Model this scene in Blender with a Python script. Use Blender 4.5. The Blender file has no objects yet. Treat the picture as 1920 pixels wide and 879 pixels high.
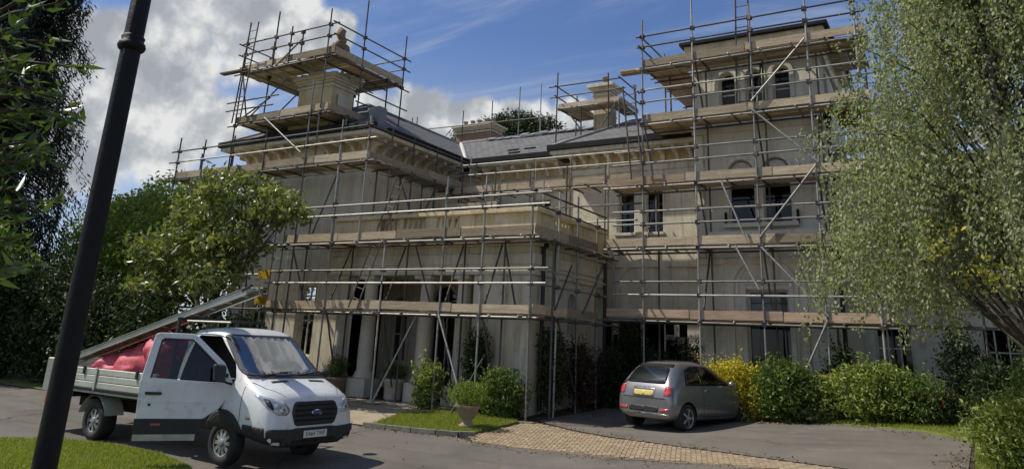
import bpy, bmesh, math, random
import numpy as np
from mathutils import Vector, Matrix
from mathutils.bvhtree import BVHTree

random.seed(7); rng = np.random.default_rng(7)
S = bpy.context.scene
COL = S.collection
R_ = math.radians

# ------------------------------------------------------------------ camera
cam = bpy.data.cameras.new('camera'); co = bpy.data.objects.new('camera', cam); COL.objects.link(co)
cam.sensor_width = 36; cam.lens = 26.25; cam.shift_y = -0.1145
cam.clip_start = .05; cam.clip_end = 3000
pitch, roll, yaw = R_(16.83), R_(2.72), R_(31.5)
fd = Vector((-math.sin(yaw)*math.cos(pitch), math.cos(yaw)*math.cos(pitch), math.sin(pitch)))
rt = Vector((math.cos(yaw), math.sin(yaw), 0)); up = rt.cross(fd)
rt2 = rt*math.cos(roll)+up*math.sin(roll); up2 = up*math.cos(roll)-rt*math.sin(roll)
mw = Matrix((rt2, up2, -fd)).transposed().to_4x4(); mw.translation = (0, 0, 1.65)
co.matrix_world = mw
S.camera = co

# ------------------------------------------------------------------ light and sky
SUN_EL = R_(52); SUN_DIR = Vector((-.92, -.39, 0)).normalized()
SUN_VEC = Vector((SUN_DIR.x*math.cos(SUN_EL), SUN_DIR.y*math.cos(SUN_EL), math.sin(SUN_EL)))
sl = bpy.data.lights.new('sun', 'SUN'); sl.energy = 4.3; sl.angle = R_(.6); sl.color = (1, .93, .80)
so = bpy.data.objects.new('sun', sl); COL.objects.link(so)
so.rotation_euler = SUN_VEC.to_track_quat('Z', 'Y').to_euler()
S.view_settings.view_transform = 'Standard'; S.view_settings.look = 'None'
S.view_settings.gamma = 1; S.view_settings.use_curve_mapping = False
S.view_settings.exposure = .06
S.cycles.max_bounces = 6; S.cycles.transparent_max_bounces = 16
S.cycles.use_denoising = True

W = bpy.data.worlds.new('World'); S.world = W; W.use_nodes = True
class NT:
    def __init__(s, nt): s.nt = nt; s.N = nt.nodes; s.L = nt.links
    def n(s, t, **k):
        nd = s.N.new(t)
        for a, v in k.items(): setattr(nd, a, v)
        return nd
    def put(s, sock, v):
        if isinstance(v, bpy.types.NodeSocket): s.L.new(v, sock)
        elif v is not None: sock.default_value = v
    def math(s, op, a, b=None, c=None, clamp=False):
        nd = s.n('ShaderNodeMath', operation=op, use_clamp=clamp)
        for i, v in enumerate((a, b, c)): s.put(nd.inputs[i], v) if v is not None else None
        return nd.outputs[0]
    def vmath(s, op, a, b=None, out=0):
        nd = s.n('ShaderNodeVectorMath', operation=op)
        s.put(nd.inputs[0], a); s.put(nd.inputs[1], b)
        return nd.outputs[out]
    def noise(s, vec, scale, detail=5, rough=.55, dist=0, out='Fac'):
        nd = s.n('ShaderNodeTexNoise'); s.put(nd.inputs['Vector'], vec)
        nd.inputs['Scale'].default_value = scale; nd.inputs['Detail'].default_value = detail
        nd.inputs['Roughness'].default_value = rough; nd.inputs['Distortion'].default_value = dist
        return nd.outputs[out]
    def ramp(s, fac, stops, interp='LINEAR'):
        nd = s.n('ShaderNodeValToRGB'); s.put(nd.inputs[0], fac); cr = nd.color_ramp; cr.interpolation = interp
        while len(cr.elements) < len(stops): cr.elements.new(.5)
        for e, (p, c) in zip(cr.elements, stops):
            e.position = p; e.color = (*c, 1) if len(c) == 3 else c
        return nd.outputs[0]
    def mix(s, fac, a, b, blend='MIX'):
        nd = s.n('ShaderNodeMix', data_type='RGBA', blend_type=blend)
        s.put(nd.inputs[0], fac)
        s.put(nd.inputs[6], a if isinstance(a, bpy.types.NodeSocket) else (*a, 1))
        s.put(nd.inputs[7], b if isinstance(b, bpy.types.NodeSocket) else (*b, 1))
        return nd.outputs[2]
    def maprange(s, v, a, b, c=0, d=1, smooth=False):
        nd = s.n('ShaderNodeMapRange'); s.put(nd.inputs[0], v)
        if smooth: nd.interpolation_type = 'SMOOTHSTEP'
        for i, x in zip((1, 2, 3, 4), (a, b, c, d)): s.put(nd.inputs[i], x)
        return nd.outputs[0]

t = NT(W.node_tree); t.N.clear()
wo = t.n('ShaderNodeOutputWorld'); bg = t.n('ShaderNodeBackground'); t.L.new(bg.outputs[0], wo.inputs[0])
bg.inputs[1].default_value = .11
sky = t.n('ShaderNodeTexSky', sky_type='NISHITA', sun_disc=False)
sky.sun_elevation = SUN_EL; sky.sun_rotation = math.atan2(SUN_DIR.x, SUN_DIR.y); sky.air_density = 1.0; sky.dust_density = .4; sky.ozone_density = 1.6
dirv = t.n('ShaderNodeTexCoord').outputs['Generated']
sep = t.n('ShaderNodeSeparateXYZ'); t.L.new(dirv, sep.inputs[0])
zz = t.math('ADD', t.math('MAXIMUM', sep.outputs[2], 0), .22)
cmb = t.n('ShaderNodeCombineXYZ'); t.L.new(t.math('DIVIDE', sep.outputs[0], zz), cmb.inputs[0]); t.L.new(t.math('DIVIDE', sep.outputs[1], zz), cmb.inputs[1])
flat = cmb.outputs[0]
wob = t.noise(dirv, 7, 4, .5, 0, 'Color')
dirw = t.vmath('ADD', dirv, t.vmath('MULTIPLY', t.vmath('SUBTRACT', wob, (.5, .5, .5)), (.11, .11, .11)))
field = None
# cumulus heaps: (direction, angular size, weight), those in view, then unseen ones added for fill light and windscreen reflection
CLOUDS = [((-.816, .515, .261), .10, 1), ((-.843, .45, .297), .09, .95), ((-.86, .45, .225), .10, .9), ((-.733, .569, .373), .095, 1.0), ((-.79, .49, .37), .07, .8), ((-.682, .63, .372), .05, .8),
          ((-.78, .575, .25), .05, .8), ((-.65, .71, .262), .06, .6), ((-.594, .752, .275), .065, .7), ((-.54, .79, .28), .065, .75), ((-.487, .822, .28), .065, .75), ((-.425, .858, .272), .06, .7), ((-.36, .89, .26), .05, .6),
          ((-.05, .67, .74), .24, .85), ((.45, .45, .77), .16, .8), ((-.2, -.5, .84), .2, .8), ((.4, -.3, .87), .15, .8), ((-.9, .2, .30), .16, .9), ((-.6, -.7, .38), .17, .9), ((.65, -.65, .38), .18, .9), ((.95, .2, .25), .14, .9), ((-.75, -.35, .56), .13, .85), ((.1, -.7, .7), .17, .85), ((.7, .1, .7), .16, .85), ((-.95, -.1, .28), .16, .9), ((.2, .93, .30), .1, .7), ((.75, .55, .35), .16, .9),
          ((.9, -.2, .4), .16, .9), ((.3, -.88, .36), .18, .9), ((-.3, -.9, .33), .16, .9)]
for c, r, w in CLOUDS:
    v = Vector(c).normalized()
    d = t.vmath('DISTANCE', dirw, tuple(v), out=1)
    e = t.maprange(d, r*.35, r*1.15, w, 0, True)
    field = e if field is None else t.math('MAXIMUM', field, e)
fine = t.noise(dirv, 12, 9, .58)
dens = t.math('ADD', field, t.math('MULTIPLY', t.math('SUBTRACT', fine, .5), .75))
cov = t.maprange(dens, .17, .52, 0, .96, True)
fine2 = t.noise(t.vmath('ADD', dirv, tuple(SUN_VEC*.025)), 12, 9, .58)
shade = t.math('ADD', t.math('MULTIPLY', t.math('SUBTRACT', fine, fine2), 1.7), t.math('SUBTRACT', t.noise(dirv, 6, 4, .5), t.math('MULTIPLY', t.math('SUBTRACT', dens, .55), .22)))
ccol = t.ramp(shade, [(.26, (3.2, 3.4, 3.65)), (.48, (4.3, 4.5, 4.7)), (.72, (7.0, 7.0, 6.9))])
# thin streaks of cirrus and a pale band low down
mp = t.n('ShaderNodeMapping'); t.L.new(flat, mp.inputs[0]); mp.inputs['Rotation'].default_value = (0, 0, R_(-38)); mp.inputs['Scale'].default_value = (.8, 3.6, 1)
cir = t.noise(mp.outputs[0], 1.3, 7, .6, .5)
cirf = t.maprange(cir, .47, .75, 0, .5, True)
low = t.maprange(sep.outputs[2], .40, .18, 0, .45, True)
skyc = t.mix(cirf, t.mix(1.0, sky.outputs[0], (.66, .76, .98), 'MULTIPLY'), (4.6, 5.1, 6.0))
skyc = t.mix(low, skyc, (4.6, 5.1, 5.8))
t.L.new(t.mix(cov, skyc, ccol), bg.inputs[0])

# ------------------------------------------------------------------ materials
MATS = {}
def newmat(name):
    m = bpy.data.materials.new(name); m.use_nodes = True
    k = NT(m.node_tree); MATS[name] = m
    return m, k, k.N['Principled BSDF']
def mat(name, c1, c2=None, scale=3, rough=.6, metal=0, bump=0, bscale=30, detail=6, c3=None, coat=0, lo=.35, hi=.65, spec=None, stretch=None, rnd=0, rvar=0):
    m, k, b = newmat(name)
    pos = k.n('ShaderNodeNewGeometry').outputs['Position']
    if stretch:
        mm = k.n('ShaderNodeMapping'); k.L.new(pos, mm.inputs[0]); mm.inputs['Scale'].default_value = stretch; vec = mm.outputs[0]
    else: vec = pos
    if c2:
        nz = k.noise(vec, scale, detail, .6)
        col = k.ramp(nz, [(lo, c1), (hi, c2)])
        if c3:
            n2 = k.noise(vec, scale*4.3, 4, .6)
            col = k.mix(k.maprange(n2, .55, .72), col, c3)
        if rnd:
            oi = k.n('ShaderNodeObjectInfo').outputs['Random']
            col = k.mix(1.0, col, k.ramp(oi, [(0, (1-rnd,)*3), (1, (1+rnd*.5,)*3)]), 'MULTIPLY')
        k.L.new(col, b.inputs['Base Color'])
        if rvar: k.L.new(k.maprange(nz, .3, .7, rough-rvar, rough+rvar), b.inputs['Roughness'])
    else: b.inputs['Base Color'].default_value = (*c1, 1)
    if not (c2 and rvar): b.inputs['Roughness'].default_value = rough
    b.inputs['Metallic'].default_value = metal
    if coat: b.inputs['Coat Weight'].default_value = coat; b.inputs['Coat Roughness'].default_value = .04
    if spec is not None: b.inputs['Specular IOR Level'].default_value = spec
    if bump:
        bp = k.n('ShaderNodeBump'); bp.inputs['Strength'].default_value = bump; bp.inputs['Distance'].default_value = .02
        k.L.new(k.noise(vec, bscale, 6, .65), bp.inputs['Height']); k.L.new(bp.outputs[0], b.inputs['Normal'])
    return m

def stained(name, base, dark, stain, streak=(.55, .55, .09)):
    m, k, b = newmat(name)
    pos = k.n('ShaderNodeNewGeometry').outputs['Position']
    mm = k.n('ShaderNodeMapping'); k.L.new(pos, mm.inputs[0]); mm.inputs['Scale'].default_value = streak
    n1 = k.noise(mm.outputs[0], 5.5, 7, .65); n2 = k.noise(pos, .9, 6, .6); n3 = k.noise(pos, 7, 6, .7)
    col = k.mix(k.maprange(n1, .42, .74), base, dark)
    col = k.mix(k.maprange(n2, .48, .72, 0, .85), col, stain)
    col = k.mix(k.maprange(n3, .55, .8, 0, .45), col, dark)
    mm2 = k.n('ShaderNodeMapping'); k.L.new(pos, mm2.inputs[0]); mm2.inputs['Scale'].default_value = (1, 1, .05)
    n4 = k.noise(mm2.outputs[0], 9, 5, .7); n5 = k.noise(pos, .5, 3, .5)
    col = k.mix(k.math('MULTIPLY', k.maprange(n4, .52, .70, 0, .75), k.maprange(n5, .40, .58)), col, tuple(c*.5 for c in dark))
    n6 = k.noise(pos, .8, 5, .65, .4); col = k.mix(k.maprange(n6, .585, .61, 0, .55), col, tuple(min(.8, c*.5+.33) for c in base))
    col = k.mix(k.maprange(k.noise(pos, 3.1, 6, .7), .60, .66, 0, .4), col, tuple(c*.6 for c in dark))
    k.L.new(col, b.inputs['Base Color']); b.inputs['Roughness'].default_value = .85
    bp = k.n('ShaderNodeBump'); bp.inputs['Strength'].default_value = .35; bp.inputs['Distance'].default_value = .02
    k.L.new(k.noise(pos, 26, 7, .7), bp.inputs['Height']); k.L.new(bp.outputs[0], b.inputs['Normal'])
    return m
stained('stucco', (.72, .665, .52), (.48, .425, .31), (.58, .53, .40))
stained('stucco_grey', (.70, .665, .565), (.48, .45, .355), (.58, .54, .42))
stained('stone_yellow', (.68, .60, .42), (.50, .40, .24), (.55, .38, .15))
stained('stone_trim', (.69, .645, .53), (.46, .40, .30), (.58, .50, .36))
stained('ochre_frieze', (.62, .46, .23), (.44, .28, .11), (.58, .49, .33))
def slate():
    m, k, b = newmat('slate')
    pos = k.n('ShaderNodeNewGeometry').outputs['Position']; oc = k.n('ShaderNodeUVMap').outputs[0]
    br = k.n('ShaderNodeTexBrick'); k.L.new(oc, br.inputs['Vector'])
    br.inputs['Scale'].default_value = 1; br.inputs['Brick Width'].default_value = .28; br.inputs['Row Height'].default_value = .22; br.inputs['Mortar Size'].default_value = .012
    br.inputs['Color1'].default_value = (.12, .12, .125, 1); br.inputs['Color2'].default_value = (.19, .188, .19, 1); br.inputs['Mortar'].default_value = (.05, .05, .055, 1)
    n = k.noise(pos, 1.2, 6, .6)
    k.L.new(k.mix(k.maprange(n, .4, .7, 0, .6), br.outputs[0], (.17, .165, .15)), b.inputs['Base Color']); b.inputs['Roughness'].default_value = .8; b.inputs['Specular IOR Level'].default_value = .2
    bp = k.n('ShaderNodeBump'); bp.inputs['Strength'].default_value = .5; bp.inputs['Distance'].default_value = .02
    k.L.new(br.outputs['Fac'], bp.inputs['Height']); bp.invert = True; k.L.new(bp.outputs[0], b.inputs['Normal'])
slate()
mat('lead', (.16, .165, .175), (.26, .265, .27), 2, .5, 0, .2)
mat('gutter', (.008, .008, .009), (.018, .018, .018), 4, .6, spec=.2)
mat('pipe_black', (.01, .01, .01), (.02, .02, .02), 4, .4)
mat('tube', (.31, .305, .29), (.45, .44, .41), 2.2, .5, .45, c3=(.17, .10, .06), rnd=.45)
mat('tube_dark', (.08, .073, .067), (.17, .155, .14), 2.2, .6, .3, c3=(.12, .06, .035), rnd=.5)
mat('coupler', (.05, .045, .04), (.14, .12, .1), 20, .6, .5)
mat('board', (.37, .29, .19), (.53, .435, .31), 2.5, .85, stretch=(.6, 3, 6), bump=.4, bscale=12, c3=(.19, .145, .11), rnd=.55)
mat('board_red', (.40, .28, .185), (.53, .39, .275), 2.5, .85, stretch=(.6, 3, 6), bump=.4, bscale=12, c3=(.24, .16, .12), rnd=.3)
def tarmac(name, a, b):
    m, k, bs = newmat(name); pos = k.n('ShaderNodeNewGeometry').outputs['Position']
    col = k.ramp(k.noise(pos, .7, 8, .65), [(.32, a), (.68, b)])
    mm = k.n('ShaderNodeMapping'); k.L.new(pos, mm.inputs[0]); mm.inputs['Scale'].default_value = (.12, .9, 1); mm.inputs['Rotation'].default_value = (0, 0, .25)
    col = k.mix(k.maprange(k.noise(mm.outputs[0], 2, 4, .5), .5, .68, 0, .45), col, tuple(c*.72 for c in a))          # worn wheel tracks
    col = k.mix(k.maprange(k.noise(pos, 2.3, 6, .7), .58, .66, 0, .5), col, tuple(c*1.25 for c in b))                  # dusty scuffs
    sp = k.noise(pos, 120, 3, .8); col = k.mix(1.0, col, k.ramp(sp, [(.3, (.55, .55, .55)), (.7, (1.4, 1.38, 1.34))]), 'MULTIPLY')
    vo = k.n('ShaderNodeTexVoronoi', feature='DISTANCE_TO_EDGE'); vo.inputs['Scale'].default_value = .45
    k.L.new(k.vmath('ADD', pos, k.vmath('MULTIPLY', k.noise(pos, 1.5, 5, .6, 0, 'Color'), (.8, .8, .0))), vo.inputs['Vector'])
    crack = k.math('MULTIPLY', k.maprange(vo.outputs[0], .004, .014, .75, 0), k.maprange(k.noise(pos, .5, 3, .5), .5, .6))
    col = k.mix(crack, col, (.03, .028, .025))
    k.L.new(col, bs.inputs['Base Color']); bs.inputs['Roughness'].default_value = .92; bs.inputs['Specular IOR Level'].default_value = .3
    bp_ = k.n('ShaderNodeBump'); bp_.inputs['Strength'].default_value = .7; bp_.inputs['Distance'].default_value = .01; k.L.new(k.noise(pos, 85, 5, .75), bp_.inputs['Height']); k.L.new(bp_.outputs[0], bs.inputs['Normal'])
tarmac('asphalt', (.118, .110, .096), (.172, .161, .142)); tarmac('asphalt_old', (.128, .116, .102), (.187, .170, .149))
mat('urn_stone', (.25, .20, .145), (.35, .29, .215), 6, .9, bump=.4)
mat('paving_tan', (.30, .24, .165), (.38, .31, .22), 2, .9, bump=.5, bscale=40, c3=(.25, .2, .14))
mat('mortar', (.17, .14, .105), (.24, .195, .145), 9, .95, bump=.4)
mat('kerb_stone', (.16, .15, .13), (.26, .24, .2), 5, .9, bump=.5)
mat('soil', (.035, .026, .018), (.07, .052, .035), 4, 1, bump=.7, bscale=18)
mat('turf', (.11, .14, .022), (.20, .225, .05), 1.4, .95, bump=.6, bscale=60, c3=(.15, .16, .05))
mat('bark', (.055, .042, .03), (.12, .1, .075), 6, .95, bump=.8, bscale=25, stretch=(3, 3, .6))
mat('birch_bark', (.42, .40, .36), (.12, .10, .08), 3, .8, bump=.4, stretch=(1, 1, 3))
mat('black_paint', (.006, .006, .006), (.013, .013, .012), 14, .5, spec=.22, bump=.25, bscale=45, rvar=.12)
mat('rubber', (.012, .012, .012), (.02, .02, .02), 9, .75)
mat('plastic', (.016, .017, .018), (.026, .027, .028), 20, .6)
mat('cabin', (.012, .012, .013), rough=.8)
mat('van_white', (.76, .78, .79), (.66, .67, .66), 1.3, .34, coat=.5, c3=(.57, .56, .52), rvar=.1)
mat('alu', (.33, .33, .31), (.45, .45, .42), 3, .42, .75, c3=(.3, .3, .27))
mat('bed_side', (.40, .41, .36), (.50, .51, .46), 2, .5, .2, c3=(.30, .29, .24))
mat('steel_rim', (.38, .38, .38), (.5, .5, .5), 8, .4, .7)
mat('car_grey', (.20, .20, .21), (.23, .23, .24), 2, .28, .5, coat=1)
mat('chrome', (.6, .6, .6), rough=.12, metal=1)
mat('lens_clear', (.62, .65, .68), (.35, .37, .4), 14, .08, .5, coat=1)
mat('lens_red', (.42, .03, .03), (.55, .1, .1), 14, .15, coat=1)
mat('lens_amber', (.5, .2, .03), rough=.2, coat=1)
mat('plate_white', (.72, .72, .68), rough=.5)
mat('plate_yellow', (.62, .50, .14), (.5, .4, .12), 30, .5)
mat('ink', (.01, .01, .01), rough=.6)
mat('red_sack', (.50, .045, .075), (.62, .12, .16), 5, .55, bump=1.0, bscale=5, c3=(.42, .025, .045))
mat('yellow_sign', (.55, .36, .015), (.48, .31, .02), 5, .5)
mat('terracotta', (.20, .13, .085), (.30, .21, .15), 5, .9, bump=.4)
mat('pot_cream', (.46, .42, .34), (.56, .52, .44), 4, .85, bump=.3)
mat('frame_white', (.62, .61, .56), (.52, .5, .45), 4, .5)
mat('curtain', (.52, .50, .44), (.62, .6, .54), 6, .9, stretch=(20, 20, .5))
mat('blind', (.42, .42, .40), (.48, .48, .46), 3, .8)
mat('interior', (.018, .016, .014), rough=.95)  # near-black: the dark of unlit rooms is put into the colour
mat('emblem_blue', (.03, .05, .12), rough=.2, coat=1)
mat('teal', (.02, .3, .26), rough=.5)
def glass(name, tint, opac):
    m, k, b = newmat(name); k.N.remove(b)
    out = [n for n in k.N if n.type == 'OUTPUT_MATERIAL'][0]
    tr = k.n('ShaderNodeBsdfTransparent'); tr.inputs[0].default_value = (*tint, 1)
    gl = k.n('ShaderNodeBsdfGlossy'); gl.inputs['Roughness'].default_value = .02
    fr = k.n('ShaderNodeFresnel'); fr.inputs[0].default_value = 1.52
    mx = k.n('ShaderNodeMixShader'); k.L.new(k.math('ADD', fr.outputs[0], opac, clamp=True), mx.inputs[0]); k.L.new(tr.outputs[0], mx.inputs[1]); k.L.new(gl.outputs[0], mx.inputs[2])
    k.L.new(mx.outputs[0], out.inputs[0])
glass('glass', (.45, .48, .48), .0); glass('car_glass', (.22, .24, .24), .05); glass('screen', (.5, .56, .56), .32)
def leaf(name, c1, c2, c3=None, trans=.35, rough=.5, spec=.3):
    m, k, b = newmat(name)
    ge = k.n('ShaderNodeNewGeometry')
    st = [(0, c1), (.75, c2)] + ([(1, c3)] if c3 else [])
    col = k.ramp(ge.outputs['Random Per Island'], st)
    k.L.new(col, b.inputs['Base Color']); b.inputs['Roughness'].default_value = rough; b.inputs['Specular IOR Level'].default_value = spec
    tl = k.n('ShaderNodeBsdfTranslucent'); k.L.new(k.mix(1.0, col, (1.25, 1.3, .6), 'MULTIPLY'), tl.inputs[0])
    mx = k.n('ShaderNodeMixShader'); mx.inputs[0].default_value = trans
    k.L.new(b.outputs[0], mx.inputs[1]); k.L.new(tl.outputs[0], mx.inputs[2])
    out = [n for n in k.N if n.type == 'OUTPUT_MATERIAL'][0]; k.L.new(mx.outputs[0], out.inputs[0])
leaf('lf_birch', (.20, .23, .125), (.32, .35, .205), (.47, .49, .32), trans=.42)
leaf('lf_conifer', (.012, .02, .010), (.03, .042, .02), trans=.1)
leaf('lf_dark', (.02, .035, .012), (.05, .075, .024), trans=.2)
leaf('lf_mid', (.065, .11, .024), (.14, .20, .05), (.22, .27, .085))
leaf('lf_bright', (.11, .17, .026), (.22, .29, .055), (.31, .36, .10))
leaf('lf_magnolia', (.10, .135, .04), (.22, .25, .085), (.42, .42, .19), rough=.35, spec=.5)
leaf('lf_gold', (.42, .36, .03), (.60, .52, .05), (.66, .6, .14))
leaf('lf_goldmute', (.22, .24, .05), (.38, .35, .06), (.55, .48, .06))
leaf('lf_varieg', (.12, .17, .035), (.26, .32, .085), (.50, .50, .20))
leaf('lf_laurel', (.05, .09, .02), (.095, .15, .035), (.14, .20, .055), rough=.35, spec=.5, trans=.3)
leaf('lf_grass', (.16, .21, .028), (.27, .31, .055), (.36, .36, .11), trans=.4)
leaf('lf_litter', (.12, .08, .04), (.22, .16, .08), (.30, .26, .10), trans=.1)
leaf('lf_red', (.5, .04, .07), (.62, .16, .18), trans=.3)
leaf('lf_wine', (.05, .022, .02), (.075, .05, .03), (.14, .07, .06), trans=.2)

# ------------------------------------------------------------------ mesh helpers
class MB:
    def __init__(s): s.v = []; s.f = []; s.uv = None
    def add(s, vs, fs):
        o = len(s.v); s.v += [tuple(p) for p in vs]; s.f += [tuple(i+o for i in f) for f in fs]; return s
    def box(s, a, b):
        x0, y0, z0 = (min(p, q) for p, q in zip(a, b)); x1, y1, z1 = (max(p, q) for p, q in zip(a, b))
        return s.add([(x0,y0,z0),(x1,y0,z0),(x1,y1,z0),(x0,y1,z0),(x0,y0,z1),(x1,y0,z1),(x1,y1,z1),(x0,y1,z1)],
                     [(3,2,1,0),(4,5,6,7),(0,1,5,4),(1,2,6,5),(2,3,7,6),(3,0,4,7)])
    def tube(s, p, q, r0, r1=None, n=8, cap=True):
        p = Vector(p); q = Vector(q); r1 = r0 if r1 is None else r1
        d = (q-p).normalized(); a = d.orthogonal().normalized(); b = d.cross(a)
        vs = []
        for c, r in ((p, r0), (q, r1)):
            for i in range(n):
                w = 2*math.pi*i/n; vs.append(c+(a*math.cos(w)+b*math.sin(w))*r)
        fs = [(i, (i+1) % n, n+(i+1) % n, n+i) for i in range(n)]
        if cap: fs += [tuple(range(n-1, -1, -1)), tuple(range(n, 2*n))]
        return s.add(vs, fs)
    def path(s, pts, rad, n=6):
        for i in range(len(pts)-1):
            r0 = rad[i] if hasattr(rad, '__len__') else rad; r1 = rad[i+1] if hasattr(rad, '__len__') else rad
            s.tube(pts[i], pts[i+1], r0, r1, n)
        return s
    def lathe(s, prof, n=16, c=(0, 0, 0), axis='z', ring=False):
        vs = []
        for (r, h) in prof:
            for i in range(n):
                w = 2*math.pi*i/n; x, y = r*math.cos(w), r*math.sin(w)
                vs.append((c[0]+x, c[1]+y, c[2]+h) if axis == 'z' else (c[0]+x, c[1]+h, c[2]+y))
        fs = []
        for j in range(len(prof)-1):
            for i in range(n):
                q = (j*n+i, j*n+(i+1) % n, (j+1)*n+(i+1) % n, (j+1)*n+i)
                fs.append(q if axis == 'z' else q[::-1])
        if ring:
            j = len(prof)-1; fs += [(j*n+i, j*n+(i+1) % n, (i+1) % n, i) for i in range(n)]
        else: fs.append(tuple(range(n-1, -1, -1))); fs.append(tuple((len(prof)-1)*n+i for i in range(n)))
        return s.add(vs, fs)
    def prism(s, poly, fn, d0, d1):
        n = len(poly); vs = [fn(a, b, d0) for a, b in poly]+[fn(a, b, d1) for a, b in poly]
        fs = [tuple(range(n)), tuple(range(2*n-1, n-1, -1))]+[((i+1) % n, i, n+i, n+(i+1) % n) for i in range(n)]
        return s.add(vs, fs)
    def mesh(s, name, m, smooth=False):
        me = bpy.data.meshes.new(name); me.from_pydata(s.v, [], s.f)
        if m: me.materials.append(MATS[m])
        if smooth: me.polygons.foreach_set('use_smooth', [True]*len(me.polygons))
        me.update(); return me
    def build(s, name, m, parent=None, smooth=False, fix=False, bevel=0):
        me = s.mesh(name, m, smooth)
        if fix or bevel:
            b = bmesh.new(); b.from_mesh(me)
            bmesh.ops.recalc_face_normals(b, faces=b.faces)
            if bevel:
                bmesh.ops.bevel(b, geom=[e for e in b.edges if len(e.link_faces) == 2 and e.calc_face_angle(0) > .6], offset=bevel, segments=1, affect='EDGES')
            b.to_mesh(me); b.free()
        return link(name, me, parent)
def link(name, me, parent=None):
    o = bpy.data.objects.new(name, me); COL.objects.link(o)
    if parent: setpar(o, parent)
    return o
WM = {}
def setpar(o, p):
    o.parent = p; o.matrix_parent_inverse = WM.get(p.name, Matrix()).inverted()
def thing(name, loc, label, cat, group=None):
    o = bpy.data.objects.new(name, None); COL.objects.link(o); o.location = loc; o.empty_display_size = .2
    WM[o.name] = Matrix.Translation(loc)
    return tag(o, label, cat, group)
def tag(o, label=None, cat=None, group=None, kind=None):
    if label: o['label'] = label
    if cat: o['category'] = cat
    if group: o['group'] = group
    if kind: o['kind'] = kind
    return o
_cyl = {}
def unit_cyl(m, n=8):
    if (m, n) not in _cyl: _cyl[(m, n)] = MB().tube((0,0,0), (0,0,1), 1, n=n).mesh('tube', m, True)
    return _cyl[(m, n)]
_cub = {}
def unit_cube(m):
    if m not in _cub: _cub[m] = MB().box((-.5,-.5,-.5), (.5,.5,.5)).mesh('box', m)
    return _cub[m]
def rod(name, p, q, r, m, parent):
    p = Vector(p); q = Vector(q); d = q-p
    o = link(name, unit_cyl(m), parent)
    o.matrix_basis = Matrix.LocRotScale(p, d.to_track_quat('Z', 'Y'), Vector((r, r, d.length)))
    return o
def slab(name, c, size, m, parent, rz=0, rx=0, ry=0):
    o = link(name, unit_cube(m), parent); o.location = c; o.scale = size; o.rotation_euler = (rx, ry, rz); return o

# terrain
def hx(x):
    q = x+7
    return 0 if q < -1 else (.075*(q+1)**2/4 if q < 1 else .075*min(q, 9))
def g(x, y): return -.88-.01*max(-40, min(x, 10))+.045*max(0, min(y, 24))+hx(x)
def sheet(name, poly, off, m, step=.6, kind='structure', skirt=0, zf=None):
    xs = [p[0] for p in poly]; ys = [p[1] for p in poly]
    b = bmesh.new(); f = b.faces.new([b.verts.new((x, y, 0)) for x, y in poly])
    if f.normal.z < 0: f.normal_flip()
    for ax, lo, hi in (((1,0,0), min(xs), max(xs)), ((0,1,0), min(ys), max(ys))):
        c = lo+step
        while c < hi:
            bmesh.ops.bisect_plane(b, geom=b.verts[:]+b.edges[:]+b.faces[:], plane_co=Vector(ax)*c, plane_no=ax); c += step
    bmesh.ops.triangulate(b, faces=b.faces)
    bmesh.ops.recalc_face_normals(b, faces=b.faces)
    if sum(f.normal.z for f in b.faces) < 0: bmesh.ops.reverse_faces(b, faces=b.faces)
    for v in b.verts: v.co.z = (zf or g)(v.co.x, v.co.y)+off
    if skirt:
        r = bmesh.ops.extrude_edge_only(b, edges=[e for e in b.edges if e.is_boundary])
        for v in r['geom']:
            if isinstance(v, bmesh.types.BMVert): v.co.z -= skirt
    me = bpy.data.meshes.new(name); b.to_mesh(me); b.free(); me.materials.append(MATS[m])
    return tag(link(name, me), kind=kind)

# leaves: every leaf a small folded blade of its own, joined per crown
def leafmesh(name, C, L, Wd, m, parent=None, droop=0., up=0., fold=.25, D=None):
    C = np.asarray(C, float); n = len(C)
    d = rng.normal(size=(n, 3)) if D is None else np.asarray(D, float)+rng.normal(size=(n, 3))*.35
    d[:, 2] += up-droop; d /= np.linalg.norm(d, axis=1)[:, None]+1e-9
    w = np.cross(d, rng.normal(size=(n, 3))); w /= np.linalg.norm(w, axis=1)[:, None]+1e-9
    nn = np.cross(d, w)
    l = (L*rng.uniform(.65, 1.25, n))[:, None]; ww = (Wd*rng.uniform(.7, 1.2, n))[:, None]
    a = C-d*l*.5; b = C+d*l*.5; m1 = C+w*ww*.5+nn*ww*fold-d*l*.08; m2 = C-w*ww*.5+nn*ww*fold-d*l*.08
    V = np.stack([a, m1, b, m2], 1).reshape(-1, 3)
    i = np.arange(n)*4
    F = np.stack([i, i+1, i+2, i, i+2, i+3], 1).reshape(-1)
    me = bpy.data.meshes.new(name); me.vertices.add(4*n); me.vertices.foreach_set('co', V.ravel())
    me.loops.add(6*n); me.loops.foreach_set('vertex_index', F.astype(np.int32))
    me.polygons.add(2*n); me.polygons.foreach_set('loop_start', np.arange(2*n, dtype=np.int32)*3)
    me.polygons.foreach_set('loop_total', np.full(2*n, 3, np.int32)); me.update(calc_edges=True)
    me.materials.append(MATS[m])
    return link(name, me, parent)
def in_lobes(lobes, nclump, per, spread, shell=.55):
    out = []
    vol = np.array([l[1][0]*l[1][1]*l[1][2] for l in lobes])**.67; vol /= vol.sum()
    for (c, r), v in zip(lobes, vol):
        k = max(2, int(nclump*v)); d = rng.normal(size=(k, 3)); d /= np.linalg.norm(d, axis=1)[:, None]
        rad = shell+(1-shell)*rng.random(k)**.6
        cc = np.array(c)+d*rad[:, None]*np.array(r)
        out.append((cc[:, None, :]+rng.normal(size=(k, per, 3))*spread*np.array([1, 1, .7])).reshape(-1, 3))
    return np.concatenate(out)
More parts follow.
